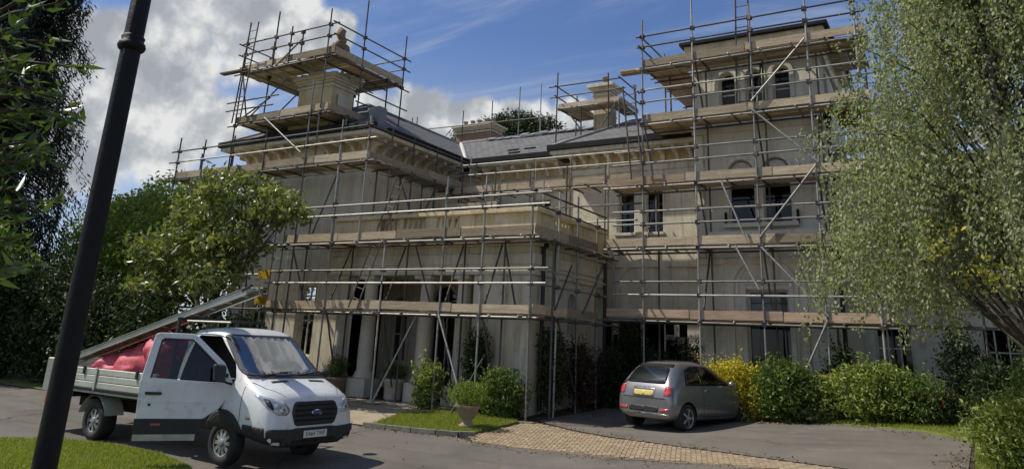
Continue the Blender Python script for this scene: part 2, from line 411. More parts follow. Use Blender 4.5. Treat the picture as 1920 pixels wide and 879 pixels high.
def limbs(base, tops, r0, m, parent, name='trunk', fork=.4, sub=4):
    mb = MB(); base = Vector(base)
    tm = sum((Vector(q) for q in tops), Vector())/len(tops)
    fk = base.lerp(tm, fork); fk.x = base.x+(fk.x-base.x)*.5; fk.y = base.y+(fk.y-base.y)*.5
    mb.path([base, base.lerp(fk, .5)+Vector((.03, .02, 0)), fk], [r0, r0*.85, r0*.7], 9)
    for q in tops:
        q = Vector(q); mid = fk.lerp(q, .5)+Vector((random.uniform(-.2, .2), random.uniform(-.2, .2), random.uniform(0, .3)))
        mb.path([fk, mid, q], [r0*.5, r0*.3, r0*.1], 6)
        for _ in range(sub):
            e = q+Vector((random.gauss(0, .5), random.gauss(0, .5), random.gauss(.1, .4)))*((q-fk).length*.35)
            mb.path([mid.lerp(q, random.random()), e], [r0*.14, r0*.04], 5)
    return mb.build(name, m, parent, True)
def tree(name, base, lobes, nclump, per, spread, L, Wd, lm, label, cat='tree', group=None, r0=.15, bark='bark', fork=.4, shell=.5, up=0, droop=0, trunk='trunk', crown='crown'):
    t_ = thing(name, base, label, cat, group)
    limbs(base, [l[0] for l in lobes], r0, bark, t_, trunk, fork)
    leafmesh(crown, in_lobes(lobes, nclump, per, spread, shell), L, Wd, lm, t_, up=up, droop=droop)
    return t_

# ------------------------------------------------------------------ ground and drive
def grid_ground():
    xs = np.unique(np.concatenate([np.linspace(-400, -40, 13), np.arange(-40, 12.01, .6), np.linspace(12, 400, 13)]))
    ys = np.unique(np.concatenate([np.linspace(-400, -6, 13), np.arange(-6, 26.01, .6), np.linspace(26, 500, 14)]))
    vs = [(x, y, g(x, y)) for y in ys for x in xs]; n = len(xs)
    fs = [(j*n+i, j*n+i+1, (j+1)*n+i+1, (j+1)*n+i) for j in range(len(ys)-1) for i in range(n-1)]
    return tag(MB().add(vs, fs).build('ground', 'soil', None, True), kind='structure')
grid_ground()
sheet('driveway', [(-30, 5.5), (-15, 7.0), (-13.8, 7.7), (-12.6, 8.0), (-11.4, 8.0), (-10.1, 7.6), (-8, 5.1), (-5, 1.5), (5, 1.5), (5, 9), (-2.2, 12.4), (-3.95, 12.55), (-5.2, 12.75), (-6.6, 13.0), (-8.55, 13.05), (-9.15, 13.3), (-11.2, 13.05), (-13, 13.1), (-18, 12.2), (-23, 11.8), (-30, 12)], .012, 'asphalt')
sheet('parking_bay', [(-8.95, 16.35), (-5.75, 14.85), (-2.1, 13.0), (-.3, 12.1), (-.25, 16.2), (-1.2, 17.6), (-2.6, 18.4), (-4.4, 18.5), (-6.5, 20.5), (-8.7, 20.5)], .014, 'asphalt_old')
sheet('path', [(-18.5, 12.7), (-13, 13.15), (-11.35, 13.2), (-11.95, 15.0), (-11.5, 16.4), (-16.6, 16.6), (-18.8, 15.2)], .016, 'paving_tan')
bp = sheet('brick_paving', [(-9.1, 16.25), (-9.05, 15.75), (-8.95, 13.5), (-8.56, 13.09), (-6.6, 13.04), (-5.2, 12.79), (-3.93, 12.59), (-2.2, 12.44), (5, 9.04), (5, 10.4), (-.3, 12.06), (-2.1, 12.96), (-5.77, 14.8)], .008, 'mortar')
# herringbone bricks, each its own block; the largest in view are separate parts
def inside(p, poly):
    x, y = p; c = False
    for (x0, y0), (x1, y1) in zip(poly, poly[1:]+poly[:1]):
        if (y0 > y) != (y1 > y) and x < (x1-x0)*(y-y0)/(y1-y0)+x0: c = not c
    return c
STRIP = [(-9.0, 16.15), (-8.98, 15.75), (-8.9, 13.5), (-8.5, 13.16), (-6.6, 13.1), (-5.2, 12.85), (-3.93, 12.65), (-2.2, 12.5), (1, 11.1), (1, 11.6), (-.3, 11.98), (-2.1, 12.88), (-5.77, 14.72)]
BW = .085
spots = []
ca, sa = math.cos(R_(18)), math.sin(R_(18))
for i in range(-115, 116):
    for j in range(-115, 116):
        for k in range(2):
            q = ((i+j*1)*1.0, 0)
            if (i-j) % 4 == 0 and k == 0: u, v, ho = i+1, j+.5, 1
            elif (i-j) % 4 == 3 and k == 1: u, v, ho = i+.5, j+1, 0
            else: continue
            x, y = -4.5+(u*ca-v*sa)*BW, 13.6+(u*sa+v*ca)*BW
            if inside((x, y), STRIP): spots.append((x, y, ho))
spots.sort(key=lambda q: q[0]**2+q[1]**2)
mats_b = []
for i, (a, b_) in enumerate((((.29, .215, .135), (.36, .275, .18)), ((.33, .255, .165), (.40, .32, .215)), ((.25, .18, .115), (.32, .24, .155)))):
    mats_b.append(mat('brick_%d' % i, a, b_, 6, .9, bump=.4, bscale=40)); 
def brick_mb(mb, x, y, ho, h=.014):
    a = R_(18)+(0 if ho else math.pi/2); c, s_ = math.cos(a), math.sin(a); l, w = BW*.955, BW*.46
    pts = [(-l, -w), (l, -w), (l, w), (-l, w)]
    dz = random.uniform(-.0015, .0025)
    lo = [(x+p*c-q*s_, y+p*s_+q*c) for p, q in pts]; hi = [(x+p*.95*c-q*.92*s_, y+p*.95*s_+q*.92*c) for p, q in pts]
    vs = [(X, Y, g(X, Y)+.004) for X, Y in lo]+[(X, Y, g(X, Y)+h+dz+.008) for X, Y in hi]
    mb.add(vs, [(4,5,6,7), (0,1,5,4), (1,2,6,5), (2,3,7,6), (3,0,4,7)])
for n, (x, y, ho) in enumerate(spots[:280]):
    mb = MB(); brick_mb(mb, x, y, ho); mb.build('brick', 'brick_%d' % random.choice((0, 0, 1, 2)), bp)
rest = [MB() for _ in range(3)]
for (x, y, ho) in spots[280:]: brick_mb(rest[random.choice((0, 0, 1, 2))], x, y, ho)
for i, mb in enumerate(rest): tag(mb.build('brick_bed', 'brick_%d' % i, bp), kind='stuff')

LAWN_F = [(-40, 5.6), (-18, 6.6), (-14.6, 7.45), (-13.75, 8.05), (-12.6, 8.35), (-11.4, 8.35), (-10.15, 8.0), (-9.2, 7.0), (-8, 5.15), (-5, 1.45), (-5, -12), (-40, -12)]
LAWN_I = [(-11.2, 13.12), (-9.2, 13.36), (-9.02, 13.6), (-9.12, 15.85), (-11.35, 16.2), (-11.85, 15.0)]
LAWN_R = [(-3.2, 18.45), (-2.5, 18.35), (-1.1, 17.55), (-.2, 16.25), (-.2, 12.2), (12, 7), (12, 22), (-3.2, 19.4)]
def gl(x, y):
    d = 8.2+.05*x*0-y if False else max(0, 7.2-y)
    return g(x, y)+.1+.035*min(d, 7)
lawn_f = sheet('lawn', LAWN_F, 0, 'turf', skirt=.25, zf=gl)
lawn_i = sheet('lawn', LAWN_I, .05, 'turf', skirt=.15)
lawn_r = sheet('lawn', LAWN_R, .022, 'turf', skirt=.03)
sheet('lawn', [(-40, 12.1), (-23, 11.9), (-18, 12.3), (-18.6, 12.8), (-19.2, 16), (-40, 40)], .02, 'turf')
def grass(name, poly, n, h, zf, label, near=None):
    xs = [p[0] for p in poly]; ys = [p[1] for p in poly]; P = []
    while len(P) < n:
        x = random.uniform(max(min(xs), -17), min(max(xs), 4)); y = random.uniform(max(min(ys), 2.5), max(ys))
        if inside((x, y), poly): P.append((x, y))
    P = np.array(P); z = np.array([zf(x, y) for x, y in P]); n = len(P)
    a = rng.uniform(0, 6.28, n); hh = h*rng.uniform(.5, 1.3, n); w = .005+.003*rng.random(n); ln = rng.normal(size=(n, 2))*hh[:, None]*.45
    b0 = np.c_[P[:, 0]+np.cos(a)*w, P[:, 1]+np.sin(a)*w, z]; b1 = np.c_[P[:, 0]-np.cos(a)*w, P[:, 1]-np.sin(a)*w, z]
    tp = np.c_[P[:, 0]+ln[:, 0], P[:, 1]+ln[:, 1], z+hh]
    V = np.stack([b0, b1, tp], 1).reshape(-1, 3)
    me = bpy.data.meshes.new(name); me.vertices.add(3*n); me.vertices.foreach_set('co', V.ravel())
    me.loops.add(3*n); me.loops.foreach_set('vertex_index', np.arange(3*n, dtype=np.int32))
    me.polygons.add(n); me.polygons.foreach_set('loop_start', np.arange(n, dtype=np.int32)*3); me.polygons.foreach_set('loop_total', np.full(n, 3, np.int32))
    me.update(calc_edges=True); me.materials.append(MATS['lf_grass'])
    return tag(link(name, me), label, 'grass', kind='stuff')
grass('grass', LAWN_F, 150000, .045, gl, 'mown grass of the lawn beside the lamp post')
grass('grass', LAWN_I, 22000, .05, lambda x, y: g(x, y)+.05, 'mown grass of the small lawn by the stone urn')
grass('grass', [(-3.2, 18.45), (-2.5, 18.35), (-1.1, 17.55), (-.2, 16.25), (-.2, 12.2), (2, 12), (2, 19.4), (-3.2, 19.4)], 22000, .05, lambda x, y: g(x, y)+.045, 'mown grass strip along the shrub border')
# kerb stones along the small lawn
ks = thing('lawn_kerb', (-10.2, 13.1, g(-10.2, 13.1)), 'low mossy stone kerb curving along the front of the small lawn', 'kerb')
kp = [(-11.3, 13.04), (-10.7, 13.07), (-10.1, 13.14), (-9.55, 13.24), (-9.1, 13.38), (-8.85, 13.62)]
for (x0, y0), (x1, y1) in zip(kp, kp[1:]):
    x, y = (x0+x1)/2, (y0+y1)/2; a = math.atan2(y1-y0, x1-x0); l = math.hypot(x1-x0, y1-y0)-.02
    slab('kerb_stone', (x, y, g(x, y)+.04), (l, .1, .13), 'kerb_stone', ks, a)

# ------------------------------------------------------------------ the house
HOUSE = thing('country_house', (-9, 21, .1), 'large cream stucco country house with slate roofs, behind the scaffolding', 'house')
def arch_pts(u0, u1, z1, n=12):
    r = (u1-u0)/2; c = (u0+u1)/2
    return [(c-r*math.cos(math.pi*i/n), z1-r+r*math.sin(math.pi*i/n)) for i in range(n+1)]
def wall(name, o, ud, u0, u1, z0, z1, holes, m, nrm, depth=.22, parent=None):
    """flat wall with real openings; holes = (u0,u1,z0,z1,arched)"""
    o = Vector(o); ud = Vector(ud); nv = Vector(nrm)
    P = lambda u, z, d=0: tuple(o+ud*u+Vector((0, 0, z))-nv*d)
    us = sorted({u0, u1, *[h[0] for h in holes], *[h[1] for h in holes]}); zs = sorted({z0, z1, *[h[2] for h in holes], *[h[3] for h in holes]})
    mb = MB()
    for a, b in zip(us, us[1:]):
        for c, d in zip(zs, zs[1:]):
            mu, mz = (a+b)/2, (c+d)/2
            if any(h[0] < mu < h[1] and h[2] < mz < h[3] for h in holes): continue
            mb.add([P(a, c), P(b, c), P(b, d), P(a, d)], [(0, 1, 2, 3)])
    for h in holes:
        a, b, c, d, ar = h
        out = [(a, c)]+(arch_pts(a, b, d) if ar else [(a, d), (b, d)])+[(b, c)]
        if ar:
            ap = arch_pts(a, b, d); k = len(ap)//2
            for i in range(k): mb.add([P(a, d), P(*ap[i]), P(*ap[i+1])], [(0, 1, 2)])
            for i in range(k, len(ap)-1): mb.add([P(b, d), P(*ap[i]), P(*ap[i+1])], [(0, 1, 2)])
        for p, q in zip(out, out[1:]+out[:1]): mb.add([P(*p), P(*q), P(*q, depth), P(*p, depth)], [(0, 1, 2, 3)])
    return mb.build(name, m, parent or HOUSE)
def window(o, ud, h, nrm, depth=.16, bars=(1, 1), curtain=False, blind=0, name='window', fw=.11):
    """frame, glazing bars, pane; drawn curtains or a blind behind the glass"""
    o = Vector(o); ud = Vector(ud); nv = Vector(nrm); a, b, c, d, ar = h
    P = lambda u, z, dd: tuple(o+ud*u+Vector((0, 0, z))-nv*dd)
    out = [(a, c)]+(arch_pts(a, b, d) if ar else [(a, d), (b, d)])+[(b, c)]
    cu, cz = (a+b)/2, (c+d)/2; sx = 1-fw/(b-a); sz = 1-fw/(d-c)
    inn = [(cu+(u-cu)*sx, cz+(z-cz)*sz) for u, z in out]
    mb = MB(); n = len(out)
    for dd0, dd1 in ((depth, depth),):
        for i in range(n):
            j = (i+1) % n
            mb.add([P(*out[i], depth), P(*out[j], depth), P(*inn[j], depth), P(*inn[i], depth)], [(0, 1, 2, 3)])
            mb.add([P(*inn[i], depth), P(*inn[j], depth), P(*inn[j], depth+.05), P(*inn[i], depth+.05)], [(0, 1, 2, 3)])
    W_ = mb.build(name, 'frame_white', HOUSE)
    for i in range(bars[0]):
        u = a+(b-a)*(i+1)/(bars[0]+1); q = MB(); q.box((0, 0, 0), (1, 1, 1)); p0 = Vector(P(u-.018, c+.05, depth+.005)); p1 = Vector(P(u+.018, d-(.05 if not ar else .1), depth+.04))
        MB().box(p0, p1).build('glazing_bar', 'frame_white', W_)
    for i in range(bars[1]):
        z = c+(d-c-(0 if not ar else (b-a)/2))*(i+1)/(bars[1]+1); p0 = Vector(P(a+.05, z-.018, depth+.004)); p1 = Vector(P(b-.05, z+.018, depth+.041))
        MB().box(p0, p1).build('glazing_bar', 'frame_white', W_)
    MB().add([P(u, z, depth+.03) for u, z in inn], [tuple(range(n))]).build('pane', 'glass', W_)
    if curtain:
        for s_ in (0, 1):
            q = MB(); k = 8; w = (b-a)*.2; x0 = a+.04 if s_ == 0 else b-.04-w
            vs = [];
            for i in range(k*2+1):
                u = x0+w*i/(2*k); dd = depth+.12+.03*(i % 2)
                ub = (a+.04+(u-x0)*.45) if s_ == 0 else (b-.04-(x0+w-u)*.45)
                vs += [P(u, d-.03, dd), P(ub, c+.02, dd)]
            q.add(vs, [(2*i, 2*i+1, 2*i+3, 2*i+2) for i in range(2*k)]).build('curtain', 'curtain', W_)
    if blind: MB().add([P(a+.06, d-.04, depth+.07), P(b-.06, d-.04, depth+.07), P(b-.06, d-blind, depth+.07), P(a+.06, d-blind, depth+.07)], [(0, 1, 2, 3)]).build('blind', 'blind', W_)
    return W_
FX = (1, 0, 0); FY = (0, 1, 0); NF = (0, -1, 0); NR = (1, 0, 0); NL = (-1, 0, 0)
def facade(name, y, x0, x1, z0, z1, wins, m, **k):
    wall(name, (0, y, 0), FX, x0, x1, z0, z1, [w[0] for w in wins], m, NF)
    for w in wins:
        kw = w[1] if len(w) > 1 else {}
        if kw.get('open'): continue
        window((0, y, 0), FX, w[0], NF, **kw)
def sideface(name, x, y0, y1, z0, z1, wins, m, nrm=NR):
    wall(name, (x, 0, 0), FY, y0, y1, z0, z1, [w[0] for w in wins], m, nrm)
    for w in wins: window((x, 0, 0), FY, w[0], nrm, **(w[1] if len(w) > 1 else {}))
def box(name, a, b, m, bevel=.012): return MB().box(a, b).build(name, m, HOUSE, bevel=bevel)
EZ = 7.75
# left wing
facade('wall', 17.2, -21.3, -15.75, -.4, EZ-.1, [((-20.4, -19.5, 5.0, 6.5, False),), ((-20.4, -19.5, .9, 3.0, False),), ((-18.1, -17.3, 1.0, 3.1, False),)], 'stucco')
sideface('wall', -15.75, 17.2, 22.25, 4.3, EZ-.1, [], 'stucco')
wall('wall', (-21.3, 0, 0), FY, 17.2, 31, -.4, EZ-.1, [], 'stucco', NL)
# centre range
facade('wall', 22.2, -15.8, -10.7, 4.3, EZ-.1, [((-14.6, -13.9, 5.0, 6.4, False),), ((-12.6, -11.9, 5.0, 6.4, False),)], 'stucco')
wall('wall', (0, 22.2, 0), FX, -16.6, -10.7, -.4, 4.3, [], 'stucco', NF); wall('wall', (-15.75, 0, 0), FY, 19.5, 22.2, -.4, 4.3, [], 'stucco', NR)
MB().box((-15.7, 21.49, 4.1), (-9.6, 22.19, 4.3)).build('terrace_slab', 'lead', HOUSE)
# right two-storey part
facade('wall', 21.5, -10.7, -6.3, -.3, EZ-.1, [((-9.12, -8.6, 5.05, 6.35, False), dict(curtain=True, bars=(0, 1), fw=.07)), ((-8.24, -7.68, 5.05, 6.35, False), dict(bars=(1, 0), fw=.06)), ((-9.9, -7.0, .2, 2.45, False), dict(bars=(3, 0), fw=.08))], 'stucco')  # ground-floor opening widened so its dark glass deepens the shade below the deck
sideface('wall', -10.7, 21.5, 22.2, 4.3, EZ-.1, [], 'stucco', NL)
# tower
TWW = [((-5.57, -5.13, 8.36, 9.42, True), dict(bars=(0, 1), fw=.05)), ((-4.82, -4.38, 8.36, 9.42, True), dict(bars=(0, 1), fw=.05)), ((-4.07, -3.63, 8.36, 9.42, True), dict(bars=(0, 1), fw=.05)),
       ((-5.42, -4.72, 5.06, 6.80, True), dict(bars=(0, 0), fw=.06)), ((-4.50, -3.78, 5.06, 6.81, True), dict(bars=(0, 0), fw=.06)), ((-5.06, -4.0, .75, 2.5, False), dict(bars=(0, 0), curtain=True, fw=.06)), ((-5.06, -4.0, 2.62, 3.3, False), dict(bars=(0, 0), blind=.6))]
facade('wall', 20.5, -6.3, -2.85, -.3, 10.0, TWW, 'stucco_grey')
wall('wall', (-6.3, 0, 0), FY, 20.5, 25, -.3, 10.0, [], 'stucco_grey', NL)
wall('wall', (-2.85, 0, 0), FY, 20.5, 25, -.3, 10.0, [((21.2, 21.9, 8.42, 9.38, True))], 'stucco_grey', NR)
window((-2.85, 0, 0), FY, (21.2, 21.9, 8.42, 9.38, True), NR)
wall('wall', (0, 25, 0), FX, -6.3, -2.85, 6, 10, [], 'stucco_grey', (0, 1, 0))
# low range at the right, behind the birch
facade('wall', 21.8, -2.85, 6, -.3, 6.9, [((-2.2, -1.35, .8, 2.55, False), dict(bars=(2, 2))), ((.12, .95, .8, 2.55, False), dict(bars=(2, 2))), ((2.2, 3.0, .8, 2.55, False), dict(bars=(2, 2))), ((-2.2, -1.45, 4.6, 6.0, False),), ((.1, .85, 4.6, 6.0, False),)], 'stucco_grey')
wall('wall', (0, 31, 0), FX, -21.3, 6, -.4, EZ, [], 'stucco', (0, 1, 0)); wall('wall', (6, 0, 0), FY, 21.8, 31, -.4, 6.9, [], 'stucco', NR)
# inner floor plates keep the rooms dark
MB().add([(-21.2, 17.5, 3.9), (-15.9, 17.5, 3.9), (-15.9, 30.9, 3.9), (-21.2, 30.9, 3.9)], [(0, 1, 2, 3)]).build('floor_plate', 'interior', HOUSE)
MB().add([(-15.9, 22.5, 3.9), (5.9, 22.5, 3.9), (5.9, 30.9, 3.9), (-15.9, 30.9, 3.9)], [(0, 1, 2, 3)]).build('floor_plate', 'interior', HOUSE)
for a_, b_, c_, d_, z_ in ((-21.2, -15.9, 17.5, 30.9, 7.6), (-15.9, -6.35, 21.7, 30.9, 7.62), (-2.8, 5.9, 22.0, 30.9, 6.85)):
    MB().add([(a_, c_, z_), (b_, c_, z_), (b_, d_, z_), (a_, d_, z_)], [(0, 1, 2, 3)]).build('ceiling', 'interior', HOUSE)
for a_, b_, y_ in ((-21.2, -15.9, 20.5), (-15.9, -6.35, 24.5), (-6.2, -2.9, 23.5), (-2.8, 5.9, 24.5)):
    MB().add([(a_, y_, -.3), (b_, y_, -.3), (b_, y_, 6.8), (a_, y_, 6.8)], [(0, 1, 2, 3)]).build('dark_backing', 'interior', HOUSE)  # unseen near-black sheets added behind the windows to keep the rooms dark
# cornices: frieze, brackets, soffit slab, gutter
bracket_prof = [(0, 0), (0, .42), (.56, .42), (.56, .30), (.44, .25), (.22, .22), (.12, .1), (.1, 0)]
def cornice(x0, y0, x1, y1, nrm, zt=EZ, over=.72, fr='ochre_frieze', gut=True, gap=.52, arch='stone_trim', ends=(0, 0)):
    nv = Vector(nrm); d = Vector((x1-x0, y1-y0, 0)); Ln = d.length; d.normalize(); o = Vector((x0, y0, 0))
    fn = lambda a, b, z: tuple(o+d*a+nv*b+Vector((0, 0, z)))
    def bar(name, a0, a1, b0, b1, z0, z1, m):
        mb = MB(); vs = [fn(a, b, z) for z in (z0, z1) for a, b in ((a0, b0), (a1, b0), (a1, b1), (a0, b1))]
        mb.add(vs, [(0,1,2,3), (4,5,6,7), (0,1,5,4), (1,2,6,5), (2,3,7,6), (3,0,4,7)]); return mb.build(name, m, HOUSE, fix=True, bevel=.01)
    e0, e1 = ends
    bar('frieze', 0, Ln, -.02, .035, zt-.62, zt-.14, fr)
    bar('architrave', -.04*(e0 > 0), Ln+.04*(e1 > 0), -.03, .09, zt-.80, zt-.62, arch)
    bar('architrave', 0, Ln, -.03, .05, zt-1.12, zt-.802, arch)
    bar('soffit', -e0*over, Ln+e1*over, -.04, over, zt-.14, zt-.02, arch)
    if gut: bar('gutter', -e0*(over+.08), Ln+e1*(over+.08), over-.10, over+.08, zt-.018, zt+.17, 'gutter')
    n = int(Ln/gap); me = None
    for i in range(n+1):
        a = Ln*(i+.0)/n if n else 0; a = min(max(a, .08), Ln-.08)
        if me is None: me = MB().prism(bracket_prof, lambda p, q, r: (r, p*(over/.72), q), -.06, .06).mesh('bracket', arch)
        ob = link('bracket', me, HOUSE)
        ob.matrix_basis = Matrix.Translation(Vector(fn(a, .02, zt-.57))) @ Matrix((tuple(d)+(0,), (nv.x, nv.y, 0, 0), (0, 0, 1, 0), (0, 0, 0, 1))).transposed()
cornice(-21.3, 17.2, -15.75, 17.2, NF, ends=(1, 1))
cornice(-15.75, 17.2, -15.75, 21.6, NR)
cornice(-15.0, 22.2, -11.4, 22.2, NF, over=.6)
cornice(-10.7, 21.5, -6.3, 21.5, NF, over=.6, ends=(1, 0), gap=.42)
cornice(-21.3, 27, -21.3, 17.2, NL)
# roofs
def roof(name, faces, m='slate', th=0):
    mb = MB(); uvs = []
    for f in faces:
        mb.add(f, [tuple(range(len(f)))])
        p = [Vector(q) for q in f]; nn = (p[1]-p[0]).cross(p[2]-p[0]).normalized(); h = Vector((0, 0, 1)).cross(nn)
        h = h.normalized() if h.length > 1e-4 else Vector((1, 0, 0)); s_ = nn.cross(h)
        uvs += [(q.dot(h), q.dot(s_)) for q in p]
    ob = mb.build(name, m, HOUSE); uv = ob.data.uv_layers.new(name='UVMap')
    uv.data.foreach_set('uv', [c for q in uvs for c in q]); return ob
RZ = 9.9; e = EZ+.08
rfL = roof('roof', [[(-22.02, 16.42, e), (-15.03, 16.42, e), (-18.5, 19.9, RZ)], [(-15.03, 16.42, e), (-15.03, 31, e), (-18.5, 31, RZ), (-18.5, 19.9, RZ)], [(-22.02, 31, e), (-22.02, 16.42, e), (-18.5, 19.9, RZ), (-18.5, 31, RZ)]])
rfC = roof('roof', [[(-18.4, 21.55, e), (-6.3, 21.55, e), (-6.3, 26, RZ+.05), (-18.4, 26, RZ+.05)], [(-6.3, 31, e), (-18.4, 31, e), (-18.4, 26, RZ+.05), (-6.3, 26, RZ+.05)]])
rfR = roof('roof', [[(-11.34, 20.86, e), (-6.3, 20.86, e), (-6.3, 24.1, 9.45), (-9.7, 24.1, 9.45)], [(-11.34, 25, e), (-11.34, 20.86, e), (-9.7, 24.1, 9.45)]])
roof('roof', [[(-2.85, 21.3, 6.95), (6.3, 21.3, 6.95), (6.3, 26, 8.6), (-2.85, 26, 8.6)]])
def ridge(p, q, par=HOUSE, r=.055): return MB().tube(p, q, r, n=8).build('ridge_roll', 'lead', par, True)
ridge((-18.5, 19.9, RZ+.02), (-18.5, 31, RZ+.02)); ridge((-15.03, 16.42, e+.02), (-18.5, 19.9, RZ+.02)); ridge((-22.02, 16.42, e+.02), (-18.5, 19.9, RZ+.02))
ridge((-18.4, 26, RZ+.07), (-6.3, 26, RZ+.07)); ridge((-11.34, 20.86, e+.02), (-9.7, 24.1, 9.47)); ridge((-9.7, 24.1, 9.47), (-6.3, 24.1, 9.47))
MB().tube((-15.03, 21.55, e+.02), (-18.5, 26.0, RZ+.03), .09, n=8).build('valley_lead', 'frame_white', HOUSE, True)
for x, y in ((-13.9, 22.9), (-13.2, 22.9), (-13.5, 22.3), (-8.3, 22.2)):   # small roof vents
    z = e+(y-21.55)*(RZ-e)/4.45 if y > 22.25 or x < -12 else e+(y-20.86)*(9.45-e)/3.24
    slab('roof_vent', (x, y, z+.03), (.42, .16, .05), 'gutter', HOUSE, 0, .45)
# ripped membrane strips along the centre ridge
for i in range(14):
    x = -16.8+i*.42; slab('ridge_slate', (x, 25.75+random.uniform(-.1, .1), RZ+.02+random.uniform(0, .06)), (.38, .34, .03), 'lead', HOUSE, random.uniform(-.2, .2), .5)
# tower top
for (a, b, z0, z1, ov, m) in ((0, 0, 9.55, 9.75, .08, 'stone_trim'), (0, 0, 9.752, 10.12, .03, 'ochre_frieze'), (0, 0, 10.122, 10.34, .22, 'stone_yellow'), (0, 0, 10.342, 10.45, .34, 'gutter')):
    box('tower_cornice', (-6.3-ov, 20.5-ov, z0), (-2.85+ov, 25+ov, z1), m)
roof('roof', [[(-6.5, 20.3, 10.46), (-2.65, 20.3, 10.46), (-4.5, 22.6, 10.95)], [(-2.65, 20.3, 10.46), (-2.65, 25.2, 10.46), (-4.5, 22.6, 10.95)], [(-2.65, 25.2, 10.46), (-6.5, 25.2, 10.46), (-4.5, 22.6, 10.95)], [(-6.5, 25.2, 10.46), (-6.5, 20.3, 10.46), (-4.5, 22.6, 10.95)]], 'lead')
# tower string courses, sills, quoins, arch mouldings
def arch_mould(x, z_spring, r, y, w=.13, pr=.05, leg=0, m='stone_trim', n=16, name='arch_moulding'):
    pts = [(x-r-w/2, z_spring-leg)]*(leg > 0)+[(x+(r+w/2)*math.cos(math.pi*(1-i/n)), z_spring+(r+w/2)*math.sin(math.pi*(1-i/n))) for i in range(n+1)]+[(x+r+w/2, z_spring-leg)]*(leg > 0)
    inn = [(x-r+w/2, z_spring-leg)]*(leg > 0)+[(x+(r-w/2)*math.cos(math.pi*(1-i/n)), z_spring+(r-w/2)*math.sin(math.pi*(1-i/n))) for i in range(n+1)]+[(x+r-w/2, z_spring-leg)]*(leg > 0)
    mb = MB()
    for i in range(len(pts)-1):
        q = [pts[i], pts[i+1], inn[i+1], inn[i]]
        mb.prism(q, lambda a, b, c: (a, c, b), y-pr, y+.02)
    return mb.build(name, m, HOUSE, fix=True)
for x in (-5.35, -4.6, -3.85): arch_mould(x, 9.2, .29, 20.5, .11, .06, .8, 'stucco_grey')
for x in (-5.07, -4.14):
    arch_mould(x, 6.45, .41, 20.5, .09, .05, .3, 'stucco_grey')
    MB().prism([(x-.3, 6.33)]+[(x+.3*math.cos(math.pi*(1-i/10)), 6.46+.3*math.sin(math.pi*(1-i/10))) for i in range(11)]+[(x+.3, 6.33)], lambda a, b, c: (a, c, b), 20.58, 20.64).build('tympanum', 'stucco_grey', HOUSE, fix=True)
arch_mould(-4.53, 3.3, .92, 20.5, .14, .06, 2.2, 'stucco_grey'); arch_mould(-4.53, 3.3, .76, 20.5, .06, .04, .2, 'stucco_grey')
arch_mould(-8.25, 3.25, .95, 21.5, .14, .06, 1.2, 'stucco')
for z0, z1, pr in ((3.95, 4.12, .07), (7.62, 7.78, .09), (7.782, 7.84, .05), (8.2, 8.34, .08)):
    box('string_course', (-6.3-pr, 20.5-pr, z0), (-2.85+pr, 20.6, z1), 'stone_trim')
box('window_sill', (-5.6, 20.36, 4.92), (-3.6, 20.55, 5.04), 'stone_trim')
box('balcony_ledge', (-6.0, 20.22, 4.68), (-3.1, 20.52, 4.8), 'stone_trim')
for x in (-9.12, -8.22): box('window_sill', (x-.08, 21.38, 4.95), (x+.6, 21.54, 5.04), 'stone_trim')
for x in (-5.5, -3.62): box('hinge_post', (x-.03, 20.38, 4.96), (x+.03, 20.47, 5.35), 'gutter')
for i in range(9):   # rusticated courses on the tower's ground floor
    z = .35+i*.4
    for a, b in ((-6.26, -5.62), (-3.44, -2.9)):
        box('stone_course', (a, 20.478, z), (b, 20.52, z+.375), 'stucco_grey')
for x0, x1 in ((-6.3, -6.08), (-3.07, -2.85)): box('pilaster', (x0, 20.44, 4.13), (x1, 20.52, 7.6), 'stucco_grey')
box('window_surround', (-5.2, 20.452, .7), (-5.07, 20.52, 3.42), 'frame_white'); box('window_surround', (-3.99, 20.452, .7), (-3.86, 20.52, 3.42), 'frame_white'); box('window_surround', (-5.2, 20.45, 3.422), (-3.86, 20.52, 3.55), 'frame_white')
box('transom', (-5.05, 20.56, 2.5), (-4.01, 20.68, 2.62), 'frame_white')
for x in (-8.52, ): box('pilaster', (x-.05, 21.44, 5.05), (x+.25, 21.52, 6.4), 'stucco')
box('string_course', (-10.7, 21.43, 4.0), (-6.3, 21.55, 4.15), 'stone_trim')
for x, y, z0, z1 in ((-2.72, 20.45, .2, 7.9), (-6.42, 21.38, .2, 7.5), (-9.42, 17.3, .1, 4.3), (-9.42, 21.2, .1, 4.4)):
    MB().tube((x, y, z0), (x, y, z1), .055, n=8).box((x-.09, y-.09, z1-.22), (x+.09, y+.09, z1)).build('downpipe', 'pipe_black', HOUSE)

# portico
PYF = 16.9
def column(x, y, z0, z1, r=.215):
    pr = [(r*1.5, 0), (r*1.5, .5), (r*1.42, .502), (r*1.42, .56), (r*1.25, .6), (r*1.25, .66), (r*1.02, .7), (r*1.03, 1.2), (r*.86, z1-z0-.3), (r*.86, z1-z0-.24), (r*1.0, z1-z0-.23), (r*1.0, z1-z0-.19), (r*.88, z1-z0-.18), (r*1.2, z1-z0-.1), (r*1.2, z1-z0-.0)]
    mb = MB().lathe(pr[2:], 20, (x, y, z0)); c = mb.build('column', 'stone_trim', HOUSE, True)
    c.data.polygons.foreach_set('use_smooth', [len(p.vertices) == 4 for p in c.data.polygons])
    MB().box((x-r*1.55, y-r*1.55, z0), (x+r*1.55, y+r*1.55, z0+.5)).build('plinth', 'stone_trim', c, bevel=.015)
    MB().box((x-r*1.3, y-r*1.3, z1-.1), (x+r*1.3, y+r*1.3, z1)).build('abacus', 'stone_trim', c, bevel=.01)
